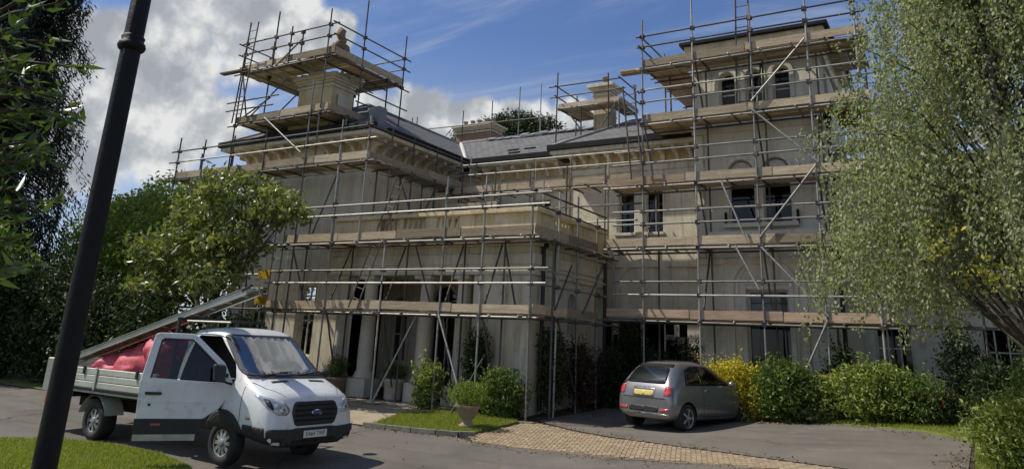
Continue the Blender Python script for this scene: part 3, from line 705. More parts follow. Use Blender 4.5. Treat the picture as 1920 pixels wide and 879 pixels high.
for x in (-16.05, -15.05, -13.0, -11.75): column(x, PYF+.25, .02, 3.35)
box('step', (-16.5, 16.45, -.2), (-11.3, 17.3, .02), 'kerb_stone'); box('porch_floor', (-16.5, 17.3, -.2), (-11.2, 19.5, .03), 'kerb_stone')
facade('wall', PYF+.05, -11.3, -9.55, -.3, 3.36, [], 'stucco'); wall('wall', (-11.3, 0, 0), FY, PYF+.05, 19.5, -.3, 3.36, [], 'stucco', NL)
for x in (-11.28, -10.55, -9.8): box('pilaster', (x, PYF-.03, -.1), (x+.26, PYF+.06, 3.34), 'stone_trim')
NICHE = (19.0, 19.5, 1.9, 3.05, True); SD = (20.75, 21.35, .1, 3.1, False)
sideface('wall', -9.55, PYF+.05, 21.5, -.3, 3.36, [(NICHE,), (SD,)], 'stucco')
arch_pr = [((-16.15, -15.4, .95, 2.98, True), dict(bars=(0, 1), fw=.06)), ((-14.6, -13.55, .04, 3.32, True), dict(bars=(1, 0), fw=.06))]
facade('wall', 19.5, -16.6, -11.2, -.3, 3.4, arch_pr, 'stucco')
arch_mould(-15.8, 2.6, .38, 19.5, .1, .06, 1.6); arch_mould(-14.07, 2.82, .5, 19.5, .1, .06, 2.8)
for x in (-16.5, -15.2, -14.9, -13.25, -12.4): box('pilaster', (x, 19.4, .03), (x+.2, 19.52, 3.36), 'stone_trim')
for z0, z1, pr, m in ((3.36, 3.62, .02, 'stucco'), (3.622, 3.9, .05, 'stucco'), (3.902, 4.1, .0, 'stucco'), (4.102, 4.2, .12, 'stone_trim'), (4.202, 4.32, .24, 'stone_trim')):
    box('entablature', (-16.55-pr, PYF-pr, z0), (-9.5+pr, 21.48, z1), m)
# balustrade: plinth, coping, pedestals, turned balusters
box('balustrade_plinth', (-16.6, PYF-.02, 4.322), (-9.45, PYF+.3, 4.5), 'stone_yellow'); box('balustrade_plinth', (-9.77, PYF+.302, 4.322), (-9.45, 21.45, 4.5), 'stone_yellow')
box('coping', (-16.66, PYF-.08, 4.98), (-9.39, PYF+.36, 5.09), 'stone_yellow'); box('coping', (-9.83, PYF+.362, 4.98), (-9.39, 21.4, 5.09), 'stone_yellow')
def ped(x0, x1): box('balustrade_panel', (x0, PYF+.02, 4.502), (x1, PYF+.27, 4.978), 'stone_yellow')
gaps = [(-14.75, -14.05), (-13.9, -13.1), (-12.72, -11.92)]
xs = -16.58
for a, b in gaps: ped(xs, a); xs = b
ped(xs, -9.47)
bal = MB().lathe([(.06, 0), (.06, .04), (.035, .07), (.075, .19), (.06, .28), (.03, .38), (.055, .42), (.055, .476)], 10).mesh('baluster', 'stone_yellow', True)
for a, b in gaps:
    for i in range(4):
        o = link('baluster', bal, HOUSE); o.location = (a+(b-a)*(i+.5)/4, PYF+.145, 4.502)
for (y0, y1) in ((PYF+.302, 17.9), (19.2, 21.45)): box('balustrade_panel', (-9.74, y0, 4.502), (-9.48, y1, 4.978), 'stone_yellow')
for i in range(7):
    o = link('baluster', bal, HOUSE); o.location = (-9.61, 17.98+i*.19, 4.502)
box('parapet_block', (-10.9, 20.0, 4.33), (-9.9, 21.2, 5.3), 'stone_trim')
# left-wing chimney, breast running down the front
def chimney(x0, y0, x1, y1, z0, z1, pots, m='stone_yellow', flare=.3):
    c = box('chimney', (x0, y0, z0), (x1, y1, z1-.28), m)
    for i, (ov, a, b) in enumerate(((.06, .42, .34), (.05, .279, .2), (.12, .199, .12), (.2, .119, 0))):
        MB().box((x0-ov, y0-ov, z1-a), (x1+ov, y1+ov, z1-b)).build('chimney_cap', 'stone_trim', c, bevel=.012)
    for i in range(pots):
        t_ = (i+.5)/pots; px, py = (x0+(x1-x0)*t_, (y0+y1)/2) if x1-x0 > y1-y0 else ((x0+x1)/2, y0+(y1-y0)*t_)
        MB().lathe([(.13, 0), (.12, .05), (.1, .3), (.13, .34), (.13, .38)], 12, (px, py, z1)).build('chimney_pot', 'terracotta', c, True)
    return c
c1 = chimney(-19.1, 17.05, -17.55, 18.1, 7.0, 10.05, 0)
MB().box((-19.25, 16.9, 8.2), (-17.4, 18.25, 8.42)).build('chimney_base', 'stone_yellow', c1, bevel=.02)
for x in (-19.17, -17.58):
    MB().prism([(0, 0), (.3, 0), (.22, .3), (.05, .55), (0, 1.0)], lambda a, b, c: (x+(a if x > -18 else -a)+(.1 if x > -18 else -.0), c, 8.42+b), 17.3, 17.85).build('scroll_buttress', 'stone_trim', c1, fix=True)
chimney(-11.05, 23.7, -10.4, 24.3, 8.3, 10.85, 1)
chimney(-21.4, 29.6, -19.3, 30.6, 9, 12.0, 5, 'terracotta')
box('skylight_box', (-16.0, 17.3, 8.1), (-15.6, 17.7, 8.75), 'lead')

# ------------------------------------------------------------------ scaffolding
TR = .026
cpl_mesh = MB().box((-.065, -.055, -.05), (.065, .055, .05)).mesh('coupler', 'coupler')
def coupler(p, par):
    o = link('coupler', cpl_mesh, par); o.location = p; o.rotation_euler = (0, 0, random.uniform(-.4, .4))
def standard(x, y, z0, z1, par, m='tube', plate=False):
    rod('standard', (x, y, z0), (x+random.uniform(-.03, .03), y+random.uniform(-.02, .02), z1), TR, m, par)
    if plate: slab('sole_plate', (x, y, z0-.0), (.45, .24, .05), 'board', par, random.uniform(-.3, .3))
def ledger(p, q, par, m='tube', name='ledger', ext=.25):
    p = Vector(p); q = Vector(q); d = (q-p).normalized()
    j = Vector((0, 0, random.uniform(-.015, .015)))
    rod(name, p-d*random.uniform(.02, ext)+j, q+d*random.uniform(.02, ext)-j, TR, m, par)
def boards_x(x0, x1, ya, yb, z, par, m='board', seg=3.0):
    n = max(2, int(round(abs(yb-ya)/.225))); w = abs(yb-ya)/n
    L = x1-x0; k = max(1, int(math.ceil(L/seg)))
    for i in range(n):
        off = random.uniform(-.12, .12)
        for j in range(k):
            a = x0+L*j/k+(off if j else random.uniform(-.1, .03)); b = x0+L*(j+1)/k+(off if j < k-1 else random.uniform(-.03, .1))
            slab('board', ((a+b)/2, min(ya, yb)+w*(i+.5), z+random.uniform(-.004, .006)), (b-a-.012, w-.012, .04), m, par, random.uniform(-.003, .003))
def boards_y(y0, y1, xa, xb, z, par, m='board', seg=3.0):
    n = max(2, int(round(abs(xb-xa)/.225))); w = abs(xb-xa)/n
    L = y1-y0; k = max(1, int(math.ceil(L/seg)))
    for i in range(n):
        for j in range(k):
            a = y0+L*j/k; b = y0+L*(j+1)/k
            slab('board', (min(xa, xb)+w*(i+.5), (a+b)/2, z+random.uniform(-.004, .006)), (w-.012, b-a-.012, .04), m, par, random.uniform(-.003, .003))
def toe(p, q, z, par, m='board', h=.22, seg=2.4):
    p = Vector(p); q = Vector(q); L = (q-p).length; k = max(1, int(round(L/seg))); d = (q-p)/L; a = math.atan2(d.y, d.x)
    for j in range(k):
        c = p+d*L*(j+.5)/k
        slab('toe_board', (c.x, c.y, z+h/2+.025+random.uniform(-.02, .025)), (L/k-.03, .038, h*random.uniform(.9, 1.05)), random.choice((m, m, 'board')), par, a, random.uniform(-.04, .04), random.uniform(-.010, .010))
def transoms_x(x0, x1, ya, yb, z, par, step=.8):
    n = int((x1-x0)/step)
    for i in range(n+1):
        x = x0+(x1-x0)*i/n; rod('transom', (x, ya-random.uniform(.05, .25), z), (x, yb+.1, z+random.uniform(-.01, .01)), TR, random.choice(('tube_dark', 'tube')), par)
def transoms_y(y0, y1, xa, xb, z, par, step=.8):
    n = max(1, int((y1-y0)/step))
    for i in range(n+1):
        y = y0+(y1-y0)*i/n; rod('transom', (xa-.1, y, z), (xb+random.uniform(.05, .25), y, z), TR, random.choice(('tube_dark', 'tube')), par)
def ladder(name, p, q, w, label, wd=(1, 0, 0), m='alu', step=.28, grp=None):
    p = Vector(p); q = Vector(q); wv = Vector(wd).normalized()*w/2
    t_ = thing(name, p, label, 'ladder', grp)
    rod('stile', p-wv, q-wv, .024, m, t_); rod('stile', p+wv, q+wv, .024, m, t_)
    n = int((q-p).length/step)
    for i in range(1, n):
        c = p.lerp(q, i/n); rod('rung', c-wv, c+wv, .014, m, t_)
    return t_

# right block
RS = thing('scaffold', (-4.6, 19.6, .2), 'five-lift tube scaffold in front of the tower and right half of the house', 'scaffold')
RX = [-7.5, -5.98, -4.38, -2.95, -1.78]; RT = [11.05, 11.9, 11.0, 11.3, 10.75]
RZs = [2.45, 4.34, 6.06, 7.86, 9.56]
for x, zt in zip(RX, RT):
    standard(x, 19.4, g(x, 19.4), zt, RS, 'tube')
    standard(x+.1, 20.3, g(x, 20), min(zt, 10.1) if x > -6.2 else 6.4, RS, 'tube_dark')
for li, z in enumerate(RZs):
    x0, x1 = (-8.6, -1.7) if li in (0, 1, 2) else (-7.55, -1.55)
    if li == 0: x1 = -1.6
    m = 'board_red' if li in (0, 2) else 'board'
    boards_x(x0, x1, 19.5, 20.28, z, RS, m); toe((x0, 19.44, 0), (x1, 19.44, 0), z, RS, m)
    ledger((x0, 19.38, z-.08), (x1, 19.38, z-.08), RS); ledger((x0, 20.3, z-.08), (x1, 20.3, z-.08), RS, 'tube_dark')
    transoms_x(x0+.1, x1-.1, 19.4, 20.3, z-.045, RS)
    for dz in (.6, .95):
        ledger((max(x0, -8.3), 19.37, z+dz), (x1+(.3 if li < 2 else 0), 19.37, z+dz), RS, 'tube' if li != 4 else 'tube_dark', 'guard_rail', .15)
    for x in RX:
        for dz in (-.08, .6, .95): coupler((x, 19.4, z+dz), RS)
for p, q in (((-4.36, 4.5), (-2.92, 6.25)), ((-2.86, 6.3), (-4.5, 7.95)), ((-4.42, 8.1), (-2.98, 9.65)), ((-4.36, 4.25), (-2.9, 2.6)), ((-2.92, 2.5), (-3.75, .8)), ((-5.0, 4.3), (-4.45, 3.2)), ((-5.3, 6.0), (-4.7, 4.4))):
    rod('brace', (p[0], 19.34, p[1]), (q[0], 19.34, q[1]), TR, 'tube', RS)
for i, x in enumerate(RX[:-1]):
    for li in range(4):
        z = RZs[li]; a_, b_ = (19.45, 20.28) if (i+li) % 2 else (20.28, 19.45)
        if (i+li) % 3: rod('ledger_brace', (x+.05, a_, z-.05), (x+.05, b_, RZs[li+1]-.12), TR, 'tube_dark', RS)
# returns of the two top lifts beside the tower
boards_y(19.5, 23.6, -7.5, -6.45, 9.56, RS, 'board_red'); transoms_y(19.8, 23.4, -7.5, -6.5, 9.5, RS); toe((-7.54, 19.5, 0), (-7.54, 23.6, 0), 9.56, RS)
boards_x(-8.25, -7.45, 19.5, 19.95, 9.57, RS); boards_y(20.3, 22.2, -7.45, -6.45, 7.86, RS, 'board_red'); toe((-7.5, 20.3, 0), (-7.5, 22.2, 0), 7.86, RS)
standard(-7.5, 23.4, 8.8, 10.8, RS, 'tube_dark'); standard(-7.5, 21.4, 8.2, 10.7, RS, 'tube_dark'); standard(-6.95, 20.3, 8.0, 9.5, RS, 'tube_dark')
for dz in (.6, .95): ledger((-7.54, 19.4, 9.56+dz), (-7.54, 23.5, 9.56+dz), RS, 'tube_dark', 'guard_rail')
# right return deck and low range scaffold, mostly behind the birch
for z in (9.56, 7.86): boards_y(20.3, 22.0, -2.6, -1.7, z, RS)
for x in (.2, 2.2, 4.2): standard(x, 20.2, g(x, 20.2), 5.6, RS, 'tube_dark')
for z in (2.5, 4.4):
    ledger((-1.7, 20.15, z-.08), (4.6, 20.15, z-.08), RS, 'tube_dark'); boards_x(-1.5, 4.6, 20.2, 20.9, z, RS)
    for dz in (.5, .95): ledger((-1.7, 20.15, z+dz), (4.6, 20.15, z+dz), RS, 'tube_dark', 'guard_rail')

# portico
PS = thing('scaffold', (-12.5, 15.9, -.05), 'two-lift tube scaffold round the columned portico', 'scaffold')
PX = [-17.62, -15.65, -13.62, -11.65, -10.43, -9.0]; PT = [5.1, 6.2, 4.2, 5.85, 5.78, 5.35]
for x, zt in zip(PX, PT):
    standard(x, 15.9, g(x, 15.9)+.02, zt, PS, 'tube', True)
    if x > -17: standard(x+.22, 16.62, g(x, 16.6), 4.2, PS, 'tube_dark')
standard(-18.1, 16.0, g(-18, 16), 5.2, PS); standard(-17.2, 16.5, 2.3, 5.3, PS, 'tube_dark')
PZ = [2.32, 4.22]
for li, z in enumerate(PZ):
    boards_x(-18.3+.5*li, -9.0, 15.98, 16.6, z, PS); toe((-18.2+.6*li, 15.93, 0), (-8.98, 15.93, 0), z, PS)
    ledger((-18.3, 15.87, z-.07), (-8.95, 15.87, z-.07), PS); ledger((-18.3, 16.64, z-.07), (-8.95, 16.64, z-.07), PS, 'tube_dark')
    transoms_x(-18.2, -9.2, 15.9, 16.65, z-.045, PS, .9)
    for dz in ((.73, 1.08) if li == 0 else (.74, 1.02)):
        ledger((-18.1, 15.86, z+dz+(.0 if li == 0 else -.0)), (-8.6, 15.86, z+dz), PS, 'tube', 'guard_rail')
    for x in PX:
        for dz in (-.07, .73, 1.08): coupler((x, 15.9, z+dz), PS)
    # side run
    boards_y(16.0, 19.4, -9.35, -8.98, z, PS); toe((-8.95, 15.93, 0), (-8.95, 19.6, 0), z, PS)
    ledger((-8.93, 15.9, z-.07), (-8.93, 20.9, z-.07), PS, 'tube_dark'); transoms_y(16.2, 20.6, -9.5, -9.0, z-.045, PS, .7)
    for dz in (.73, 1.08): ledger((-8.93, 15.9, z+dz), (-8.93, 20.0, z+dz), PS, 'tube_dark' if li else 'tube', 'guard_rail')
for y, zt in ((17.15, 5.5), (18.35, 5.6), (19.6, 5.2)):
    standard(-8.95, y, g(-9, y), zt, PS); 
    for z in (2.25, 3.05, 4.15, 4.95): coupler((-8.95, y, z), PS)
standard(-9.0, 20.8, .1, 4.3, PS); standard(-9.38, 17.8, .1, 4.2, PS, 'tube_dark'); standard(-9.38, 19.2, .1, 4.2, PS, 'tube_dark')
for p, q in (((-11.6, 15.82, 2.28), (-10.6, 15.6, .35)), ((-10.38, 16.2, 1.35), (-10.9, 15.6, -.05)), ((-13.6, 15.84, -.1), (-12.75, 16.4, 2.25)), ((-8.9, 17.2, 2.2), (-8.85, 18.3, .2)), ((-8.9, 19.9, 3.9), (-8.9, 18.6, 2.5)), ((-8.9, 17.9, 3.7), (-8.9, 17.0, 2.5)), ((-13.1, 16.6, 4.1), (-12.4, 16.6, 2.4)), ((-17.5, 16.2, 4.1), (-17.0, 16.5, 2.4)), ((-10.2, 16.6, 4.1), (-9.8, 16.6, 2.5))):
    rod('brace', p, q, TR, 'tube' if p[1] < 16.1 else 'tube_dark', PS)
ladder('ladder', (-14.5, 15.8, 2.35), (-13.45, 16.1, 6.0), .3, 'ladder leaning from the first deck past the balustrade of the portico', wd=(.95, 0, -.28), m='tube_dark')

for i, x in enumerate(PX[1:-1]): rod('ledger_brace', (x+.08, 15.95, 2.4), (x+.15, 16.6, 4.1), TR, 'tube_dark', PS); rod('ledger_brace', (x+.08, 16.6, .4), (x+.1, 15.95, 2.2), TR, 'tube_dark', PS)
# left wing
LS = thing('scaffold', (-18.5, 16, -.1), 'tube scaffold with a deck under the eaves of the left wing', 'scaffold')
LZ = 6.6
LX = [-23.45, -22.1, -20.62, -19.0, -17.15, -15.68, -14.62]
for x in LX[:5]: standard(x, 15.9, g(x, 15.9), 8.1 if x < -23 else 7.9, LS, 'tube_dark')
for x in LX[5:]: standard(x, 15.9, 4.2, 7.9, LS, 'tube')
standard(-23.3, 16.7, g(-23, 16), 7.7, LS, 'tube_dark'); standard(-21.6, 16.7, g(-23, 16), 7.6, LS, 'tube_dark')
boards_x(-23.6, -14.5, 15.95, 16.85, LZ, LS); toe((-23.5, 15.92, 0), (-14.55, 15.92, 0), LZ, LS)
boards_y(16.1, 21.6, -15.4, -14.62, LZ, LS); toe((-14.58, 15.95, 0), (-14.58, 21.6, 0), LZ, LS)
ledger((-23.6, 15.86, LZ-.07), (-14.5, 15.86, LZ-.07), LS, 'tube_dark'); ledger((-14.54, 15.9, LZ-.07), (-14.54, 21.6, LZ-.07), LS, 'tube_dark')
transoms_x(-23.4, -14.8, 15.9, 16.9, LZ-.045, LS); transoms_y(16.3, 21.4, -15.4, -14.6, LZ-.045, LS)
for dz in (.6, 1.0):
    ledger((-23.7, 15.86, LZ+dz), (-14.5, 15.86, LZ+dz), LS, 'tube' if dz < .7 else 'tube_dark', 'guard_rail'); ledger((-14.54, 15.9, LZ+dz), (-14.54, 21.6, LZ+dz), LS, 'tube_dark', 'guard_rail')
    for x in LX: coupler((x, 15.9, LZ+dz), LS)
for y in (16.9, 18.0, 19.2, 20.6):
    standard(-14.6, y, 4.25 if y > 17 else 4.25, 7.75, LS, 'tube_dark')
    standard(-15.25, y+.2, 4.4, 6.6, LS, 'tube_dark')
for p, q in (((-15.1, 18.0, 6.5), (-15.1, 19.0, 5.1)), ((-15.1, 19.9, 6.5), (-15.1, 19.1, 5.1)), ((-19.2, 15.82, 8.35), (-17.3, 15.82, 7.0)), ((-16.6, 16.8, 6.5), (-17.4, 16.8, 4.6))):
    rod('brace', p, q, TR, 'tube' if p[1] < 16 else 'tube_dark', LS)
# ground-level hoarding boards left of the portico
ledger((-24, 15.9, 2.3), (-18.2, 15.9, 2.3), LS, 'tube_dark'); ledger((-24, 15.9, 3.3), (-18.2, 15.9, 3.3), LS); ledger((-24, 15.9, 2.9), (-18.2, 15.9, 2.9), LS)
boards_x(-23.6, -18.4, 15.95, 16.6, 2.3, LS)

# chimney of the left wing
CS = thing('scaffold', (-18.7, 17.3, 8), 'scaffold tower with two square platforms round the left chimney', 'scaffold')
ZA, ZB = 8.34, 10.22
boards_x(-20.75, -16.5, 16.0, 16.9, ZA, CS); boards_y(16.9, 17.9, -17.35, -16.5, ZA, CS); boards_y(16.9, 18.6, -20.7, -19.4, ZA, CS)
toe((-20.75, 15.97, 0), (-16.5, 15.97, 0), ZA, CS); toe((-16.47, 15.97, 0), (-16.47, 18.0, 0), ZA, CS)
boards_x(-21.0, -16.55, 16.0, 17.0, ZB, CS); boards_x(-19.4, -16.55, 18.5, 19.4, ZB, CS); boards_y(17.02, 18.48, -17.4, -16.55, ZB, CS, 'board'); boards_y(17.02, 19.4, -21.0, -19.42, ZB, CS, 'board')
toe((-20.9, 15.97, 0), (-16.5, 15.97, 0), ZB, CS); toe((-16.5, 15.97, 0), (-16.5, 19.42, 0), ZB, CS); toe((-21.03, 15.97, 0), (-21.03, 19.4, 0), ZB, CS)
slab('board', (-21.15, 15.9, ZB+.03), (1.3, .22, .05), 'board', CS, .03)
for z, x1, y1 in ((ZA, -16.5, 18.0), (ZB, -16.55, 19.4)):
    transoms_x(-20.6, x1-.1, 15.95, y1, z-.045, CS, .62); ledger((-21.0, 15.93, z-.09), (x1, 15.93, z-.09), CS, 'tube_dark'); ledger((x1, 15.93, z-.09), (x1, y1+.2, z-.09), CS, 'tube_dark')
    for dz in (.62, 1.02):
        if z == ZA: ledger((-21.2, 15.9, z+dz*.75), (-19.0, 15.9, z+dz*.75), CS, 'tube_dark', 'guard_rail'); ledger((-16.45, 17.3, z+dz), (-16.45, 19.5, z+dz), CS, 'tube_dark', 'guard_rail')
        else:
            ledger((-20.8, 15.9, z+dz), (-16.5, 15.9, z+dz), CS, 'tube_dark', 'guard_rail'); ledger((-16.48, 15.95, z+dz), (-16.48, 19.5, z+dz), CS, 'tube_dark', 'guard_rail')
            ledger((-21.0, 15.95, z+dz), (-21.0, 19.4, z+dz), CS, 'tube_dark', 'guard_rail'); ledger((-21, 19.4, z+dz), (-16.5, 19.4, z+dz), CS, 'tube_dark', 'guard_rail')
for x, y, z0, z1, m in ((-20.72, 15.92, 6.6, 12.05, 'tube_dark'), (-20.2, 16.6, 8.3, 11.5, 'tube_dark'), (-18.55, 15.92, 10.2, 11.5, 'tube_dark'), (-18.1, 16.0, 10.1, 11.3, 'tube_dark'), (-17.2, 15.92, 6.6, 9.4, 'tube'), (-16.78, 15.92, 6.6, 11.8, 'tube_dark'), (-16.5, 17.25, 8.2, 12.6, 'tube_dark'), (-16.5, 19.35, 8.4, 12.1, 'tube_dark'),
                       (-16.5, 18.6, 8.4, 10.3, 'tube_dark'), (-19.3, 15.92, 10.2, 12.2, 'tube_dark'), (-20.9, 19.3, 9, 11.6, 'tube_dark'), (-18.8, 19.4, 9.6, 11.4, 'tube_dark'), (-16.9, 16.95, 6.7, 8.5, 'tube'), (-16.3, 16.6, 7.9, 8.3, 'tube')):
    standard(x, y, z0, z1, CS, m)
    for z in (ZA-.09, ZB-.09, ZB+.62, ZB+1.02):
        if z0 < z < z1: coupler((x, y, z), CS)
for p, q in (((-20.7, 15.9, 10.1), (-20.2, 15.9, 8.5)), ((-20.0, 15.9, 8.5), (-19.0, 16.4, 9.9)), ((-20.6, 16.0, 8.5), (-19.5, 16.2, 9.2)), ((-19.3, 15.95, 10.1), (-18.0, 15.95, 11.0)), ((-20.4, 17.0, 8.6), (-19.5, 17.6, 10.0))):
    rod('brace', p, q, TR, 'tube_dark', CS)
ladder('ladder', (-20.5, 15.75, 8.3), (-20.3, 15.75, 11.9), .38, 'steep ladder reaching past the upper chimney platform at the left', m='tube_dark')
# rubble stacked on the upper platform
def lump(name, c, r, m, seed, parent=None, sub=3, amp=.3, fr=1.6):
    from mathutils import noise
    b = bmesh.new(); bmesh.ops.create_icosphere(b, subdivisions=sub, radius=1)
    for v in b.verts:
        k = 1+amp*(noise.noise(v.co*fr+Vector((seed, seed*1.7, 0)))+.5*noise.noise(v.co*fr*2.3+Vector((seed, 0, 5))))
        v.co = Vector((v.co.x*r[0]*k, v.co.y*r[1]*k, v.co.z*r[2]*k))+Vector(c)
    me = bpy.data.meshes.new(name); b.to_mesh(me); b.free(); me.materials.append(MATS[m])
    me.polygons.foreach_set('use_smooth', [True]*len(me.polygons))
    return link(name, me, parent)
rb = thing('rubble_pile', (-17.2, 16.6, ZB+.03), 'heap of broken stone and sacks on the upper chimney platform', 'rubble')
for i, (x, y, z, r) in enumerate(((-17.0, 16.4, .25, .26), (-17.35, 16.5, .2, .24), (-17.75, 16.4, .15, .2), (-16.85, 16.5, .55, .2), (-16.8, 16.45, .85, .17), (-18.2, 16.5, .12, .18), (-16.95, 16.7, .3, .3))):
    lump('stone', (x, y, ZB+.03+z), (r, r*.9, r*(1.1 if i != 4 else 1.3)), 'terracotta', i*3.1, rb, 2, .55)

# small chimney platform and rails behind the centre roof
MS = thing('scaffold', (-10.9, 24, 9), 'small scaffold platform round the middle chimney on the roof', 'scaffold')
boards_x(-12.15, -9.75, 23.05, 23.65, 9.9, MS); boards_y(23.66, 24.7, -10.25, -9.75, 9.9, MS); boards_y(23.66, 24.7, -12.15, -11.2, 9.9, MS); toe((-12.15, 23.02, 0), (-9.75, 23.02, 0), 9.9, MS, h=.15); toe((-9.72, 23.05, 0), (-9.72, 24.7, 0), 9.9, MS, h=.15)
for x, y, z0, z1 in ((-12.2, 23.0, 8.3, 11.3), (-10.15, 23.0, 9.0, 11.0), (-9.75, 24.6, 9, 11.0), (-11.2, 23.0, 8.8, 9.9), (-9.75, 23.0, 8.9, 10.0), (-12.2, 24.6, 9.2, 10.9)): standard(x, y, z0, z1, MS, 'tube_dark')
for dz in (.45, .85):
    ledger((-12.3, 22.99, 9.9+dz), (-9.75, 22.99, 9.9+dz), MS, 'tube_dark', 'guard_rail'); ledger((-9.72, 23, 9.9+dz), (-9.72, 24.7, 9.9+dz), MS, 'tube_dark', 'guard_rail'); ledger((-12.2, 23, 9.9+dz), (-12.2, 24.7, 9.9+dz), MS, 'tube_dark', 'guard_rail')
transoms_x(-12.05, -9.85, 23.0, 24.65, 9.85, MS, .6)
for p, q in (((-11.8, 23.02, 9.8), (-11.2, 23.02, 9.0)), ((-9.9, 23.02, 9.8), (-10.4, 23.02, 9.1))): rod('brace', p, q, TR, 'tube_dark', MS)
FS = thing('scaffold', (-18.5, 28.9, 9.5), 'thin scaffold rails round the far terracotta chimney', 'scaffold')
for x, z1 in ((-23.8, 12.6), (-23.5, 12.6), (-20.6, 12.6), (-18.9, 12.9), (-17.4, 13.4), (-16.2, 13.4)): standard(x, 29.0, 9.3, z1, FS, 'tube_dark' if x < -18 else 'tube')
for z in (11.0, 11.9): ledger((-23.9, 28.97, z), (-15.5, 28.97, z-.2), FS, 'tube_dark', 'guard_rail')
boards_x(-22.2, -15.8, 28.9, 29.5, 10.9, FS)
# centre lifts between the wings
MC = thing('scaffold', (-12.5, 21, 4.4), 'tube scaffold in the recess between the left wing and the right block', 'scaffold')
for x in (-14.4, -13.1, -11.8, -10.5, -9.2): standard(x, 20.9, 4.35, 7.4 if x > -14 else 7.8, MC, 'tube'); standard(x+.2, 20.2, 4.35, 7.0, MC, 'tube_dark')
boards_x(-14.6, -8.2, 20.3, 20.85, 6.35, MC); toe((-14.6, 20.26, 0), (-8.2, 20.26, 0), 6.35, MC); transoms_x(-14.5, -8.3, 20.1, 21, 6.3, MC, .6)
for z in (5.2, 5.7, 6.28, 6.95, 7.3): ledger((-14.7, 20.2, z), (-8.0, 20.2, z), MC, random.choice(('tube', 'tube_dark')), 'guard_rail')
boards_x(-14.0, -10.2, 19.0, 19.6, 5.5, MC); ledger((-14.2, 18.95, 5.43), (-10, 18.95, 5.43), MC, 'tube_dark'); toe((-14, 18.97, 0), (-12, 18.97, 0), 5.5, MC)
for x in (-13.9, -12.2, -10.4): standard(x, 18.95, 4.35, 6.3, MC)
ladder('ladder', (-7.55, 19.1, 6.15), (-7.9, 19.3, 9.0), .34, 'red-brown ladder rising from the third deck beside the tower', m='tube_dark')
ladder('ladder', (-4.75, 19.8, 7.95), (-4.55, 19.35, 11.2), .34, 'ladder poking above the top deck in front of the tower roof', m='tube_dark')
ladder('ladder', (-2.15, 20.2, 7.9), (-2.55, 20.3, 9.6), .4, 'ladder on the top lift at the right corner of the tower', m='board')
for i, z in enumerate((3.3, 2.55)):
    s_ = slab('warning_sign', (-18.15, 15.8, z), (.5, .03, .26), 'yellow_sign', None)
    tag(s_, ('upper' if i == 0 else 'lower')+' yellow warning board tied to the scaffold left of the portico', 'sign', 'yellow boards')

# ------------------------------------------------------------------ lamp post
lp = thing('lamp_post', (-3.39, 1.94, -.7), 'black cast-iron lamp post with a ring collar standing in the foreground', 'lamp post')
MB().lathe([(.052, 0), (.05, 1.2), (.047, 2.6), (.046, 3.5), (.04, 5.4)], 24, (-3.39, 1.94, -.72)).build('shaft', 'black_paint', lp, True)
MB().lathe([(.047, 0), (.060, .012), (.065, .026), (.060, .042), (.050, .052), (.054, .072), (.045, .085)], 24, (-3.39, 1.94, 2.926)).build('collar', 'black_paint', lp, True)
MB().lathe([(.12, 0), (.12, .4), (.1, .5), (.065, .56)], 20, (-3.39, 1.94, -.75)).build('base', 'black_paint', lp, True)
MB().lathe([(.05, 0), (.16, .1), (.2, .5), (.22, .52), (.06, .72), (.02, .85)], 8, (-3.39, 1.94, 4.68)).build('lantern', 'black_paint', lp)

# ------------------------------------------------------------------ vehicles
def cage(stations, cuts, m, name, levels=2, inner=None):
    """half sections (8 points each) lofted, mirrored, smoothed, then wheel arches and openings cut out"""
    b = bmesh.new(); rings = []
    for x, sec in stations:
        n = len(sec); ring = []
        for i, (y, z) in enumerate(sec): ring.append(b.verts.new((x, y, z)))
        mir = [b.verts.new((x, -y, z)) for (y, z) in sec[1:-1]]
        rings.append((ring, [ring[0]]+mir+[ring[-1]]))
    for (A, A2), (B, B2) in zip(rings, rings[1:]):
        for i in range(len(A)-1):
            b.faces.new((A[i], A[i+1], B[i+1], B[i])); b.faces.new((A2[i+1], A2[i], B2[i], B2[i+1]))
    for (A, A2), fl in ((rings[0], 0), (rings[-1], 1)):
        for i in range(len(A)-1):
            vs = [A[i], A[i+1], A2[i+1], A2[i]]; vs = list(dict.fromkeys(vs))
            f = b.faces.new(vs if fl else vs[::-1])
    bmesh.ops.recalc_face_normals(b, faces=b.faces)
    me = bpy.data.meshes.new(name); b.to_mesh(me); b.free(); me.materials.append(MATS[m])
    o = bpy.data.objects.new(name, me); COL.objects.link(o)
    ss = o.modifiers.new('s', 'SUBSURF'); ss.levels = levels; ss.render_levels = levels
    dg = bpy.context.evaluated_depsgraph_get(); hull = bpy.data.meshes.new_from_object(o.evaluated_get(dg))
    bm2 = bmesh.new(); bm2.from_mesh(hull); bvh = BVHTree.FromBMesh(bm2); bm2.free()
    tmp = []
    for cm, cmat in cuts:
        cm.materials.append(MATS[m]); cm.materials.append(MATS[cmat]); cm.polygons.foreach_set('material_index', [1]*len(cm.polygons))
        c = bpy.data.objects.new('cutter', cm); COL.objects.link(c); tmp.append(c)
        md = o.modifiers.new('b', 'BOOLEAN'); md.operation = 'DIFFERENCE'; md.object = c; md.solver = 'EXACT'; md.material_mode = 'TRANSFER'
    dg = bpy.context.evaluated_depsgraph_get(); res = bpy.data.meshes.new_from_object(o.evaluated_get(dg))
    bpy.data.objects.remove(o)
    for c in tmp: bpy.data.objects.remove(c)
    res.polygons.foreach_set('use_smooth', [True]*len(res.polygons))
    b = bmesh.new(); b.from_mesh(res)
    for e_ in b.edges:
        if len(e_.link_faces) == 2 and e_.calc_face_angle(0) > .6: e_.smooth = False
    b.to_mesh(res); b.free(); res.name = name
    return res, bvh
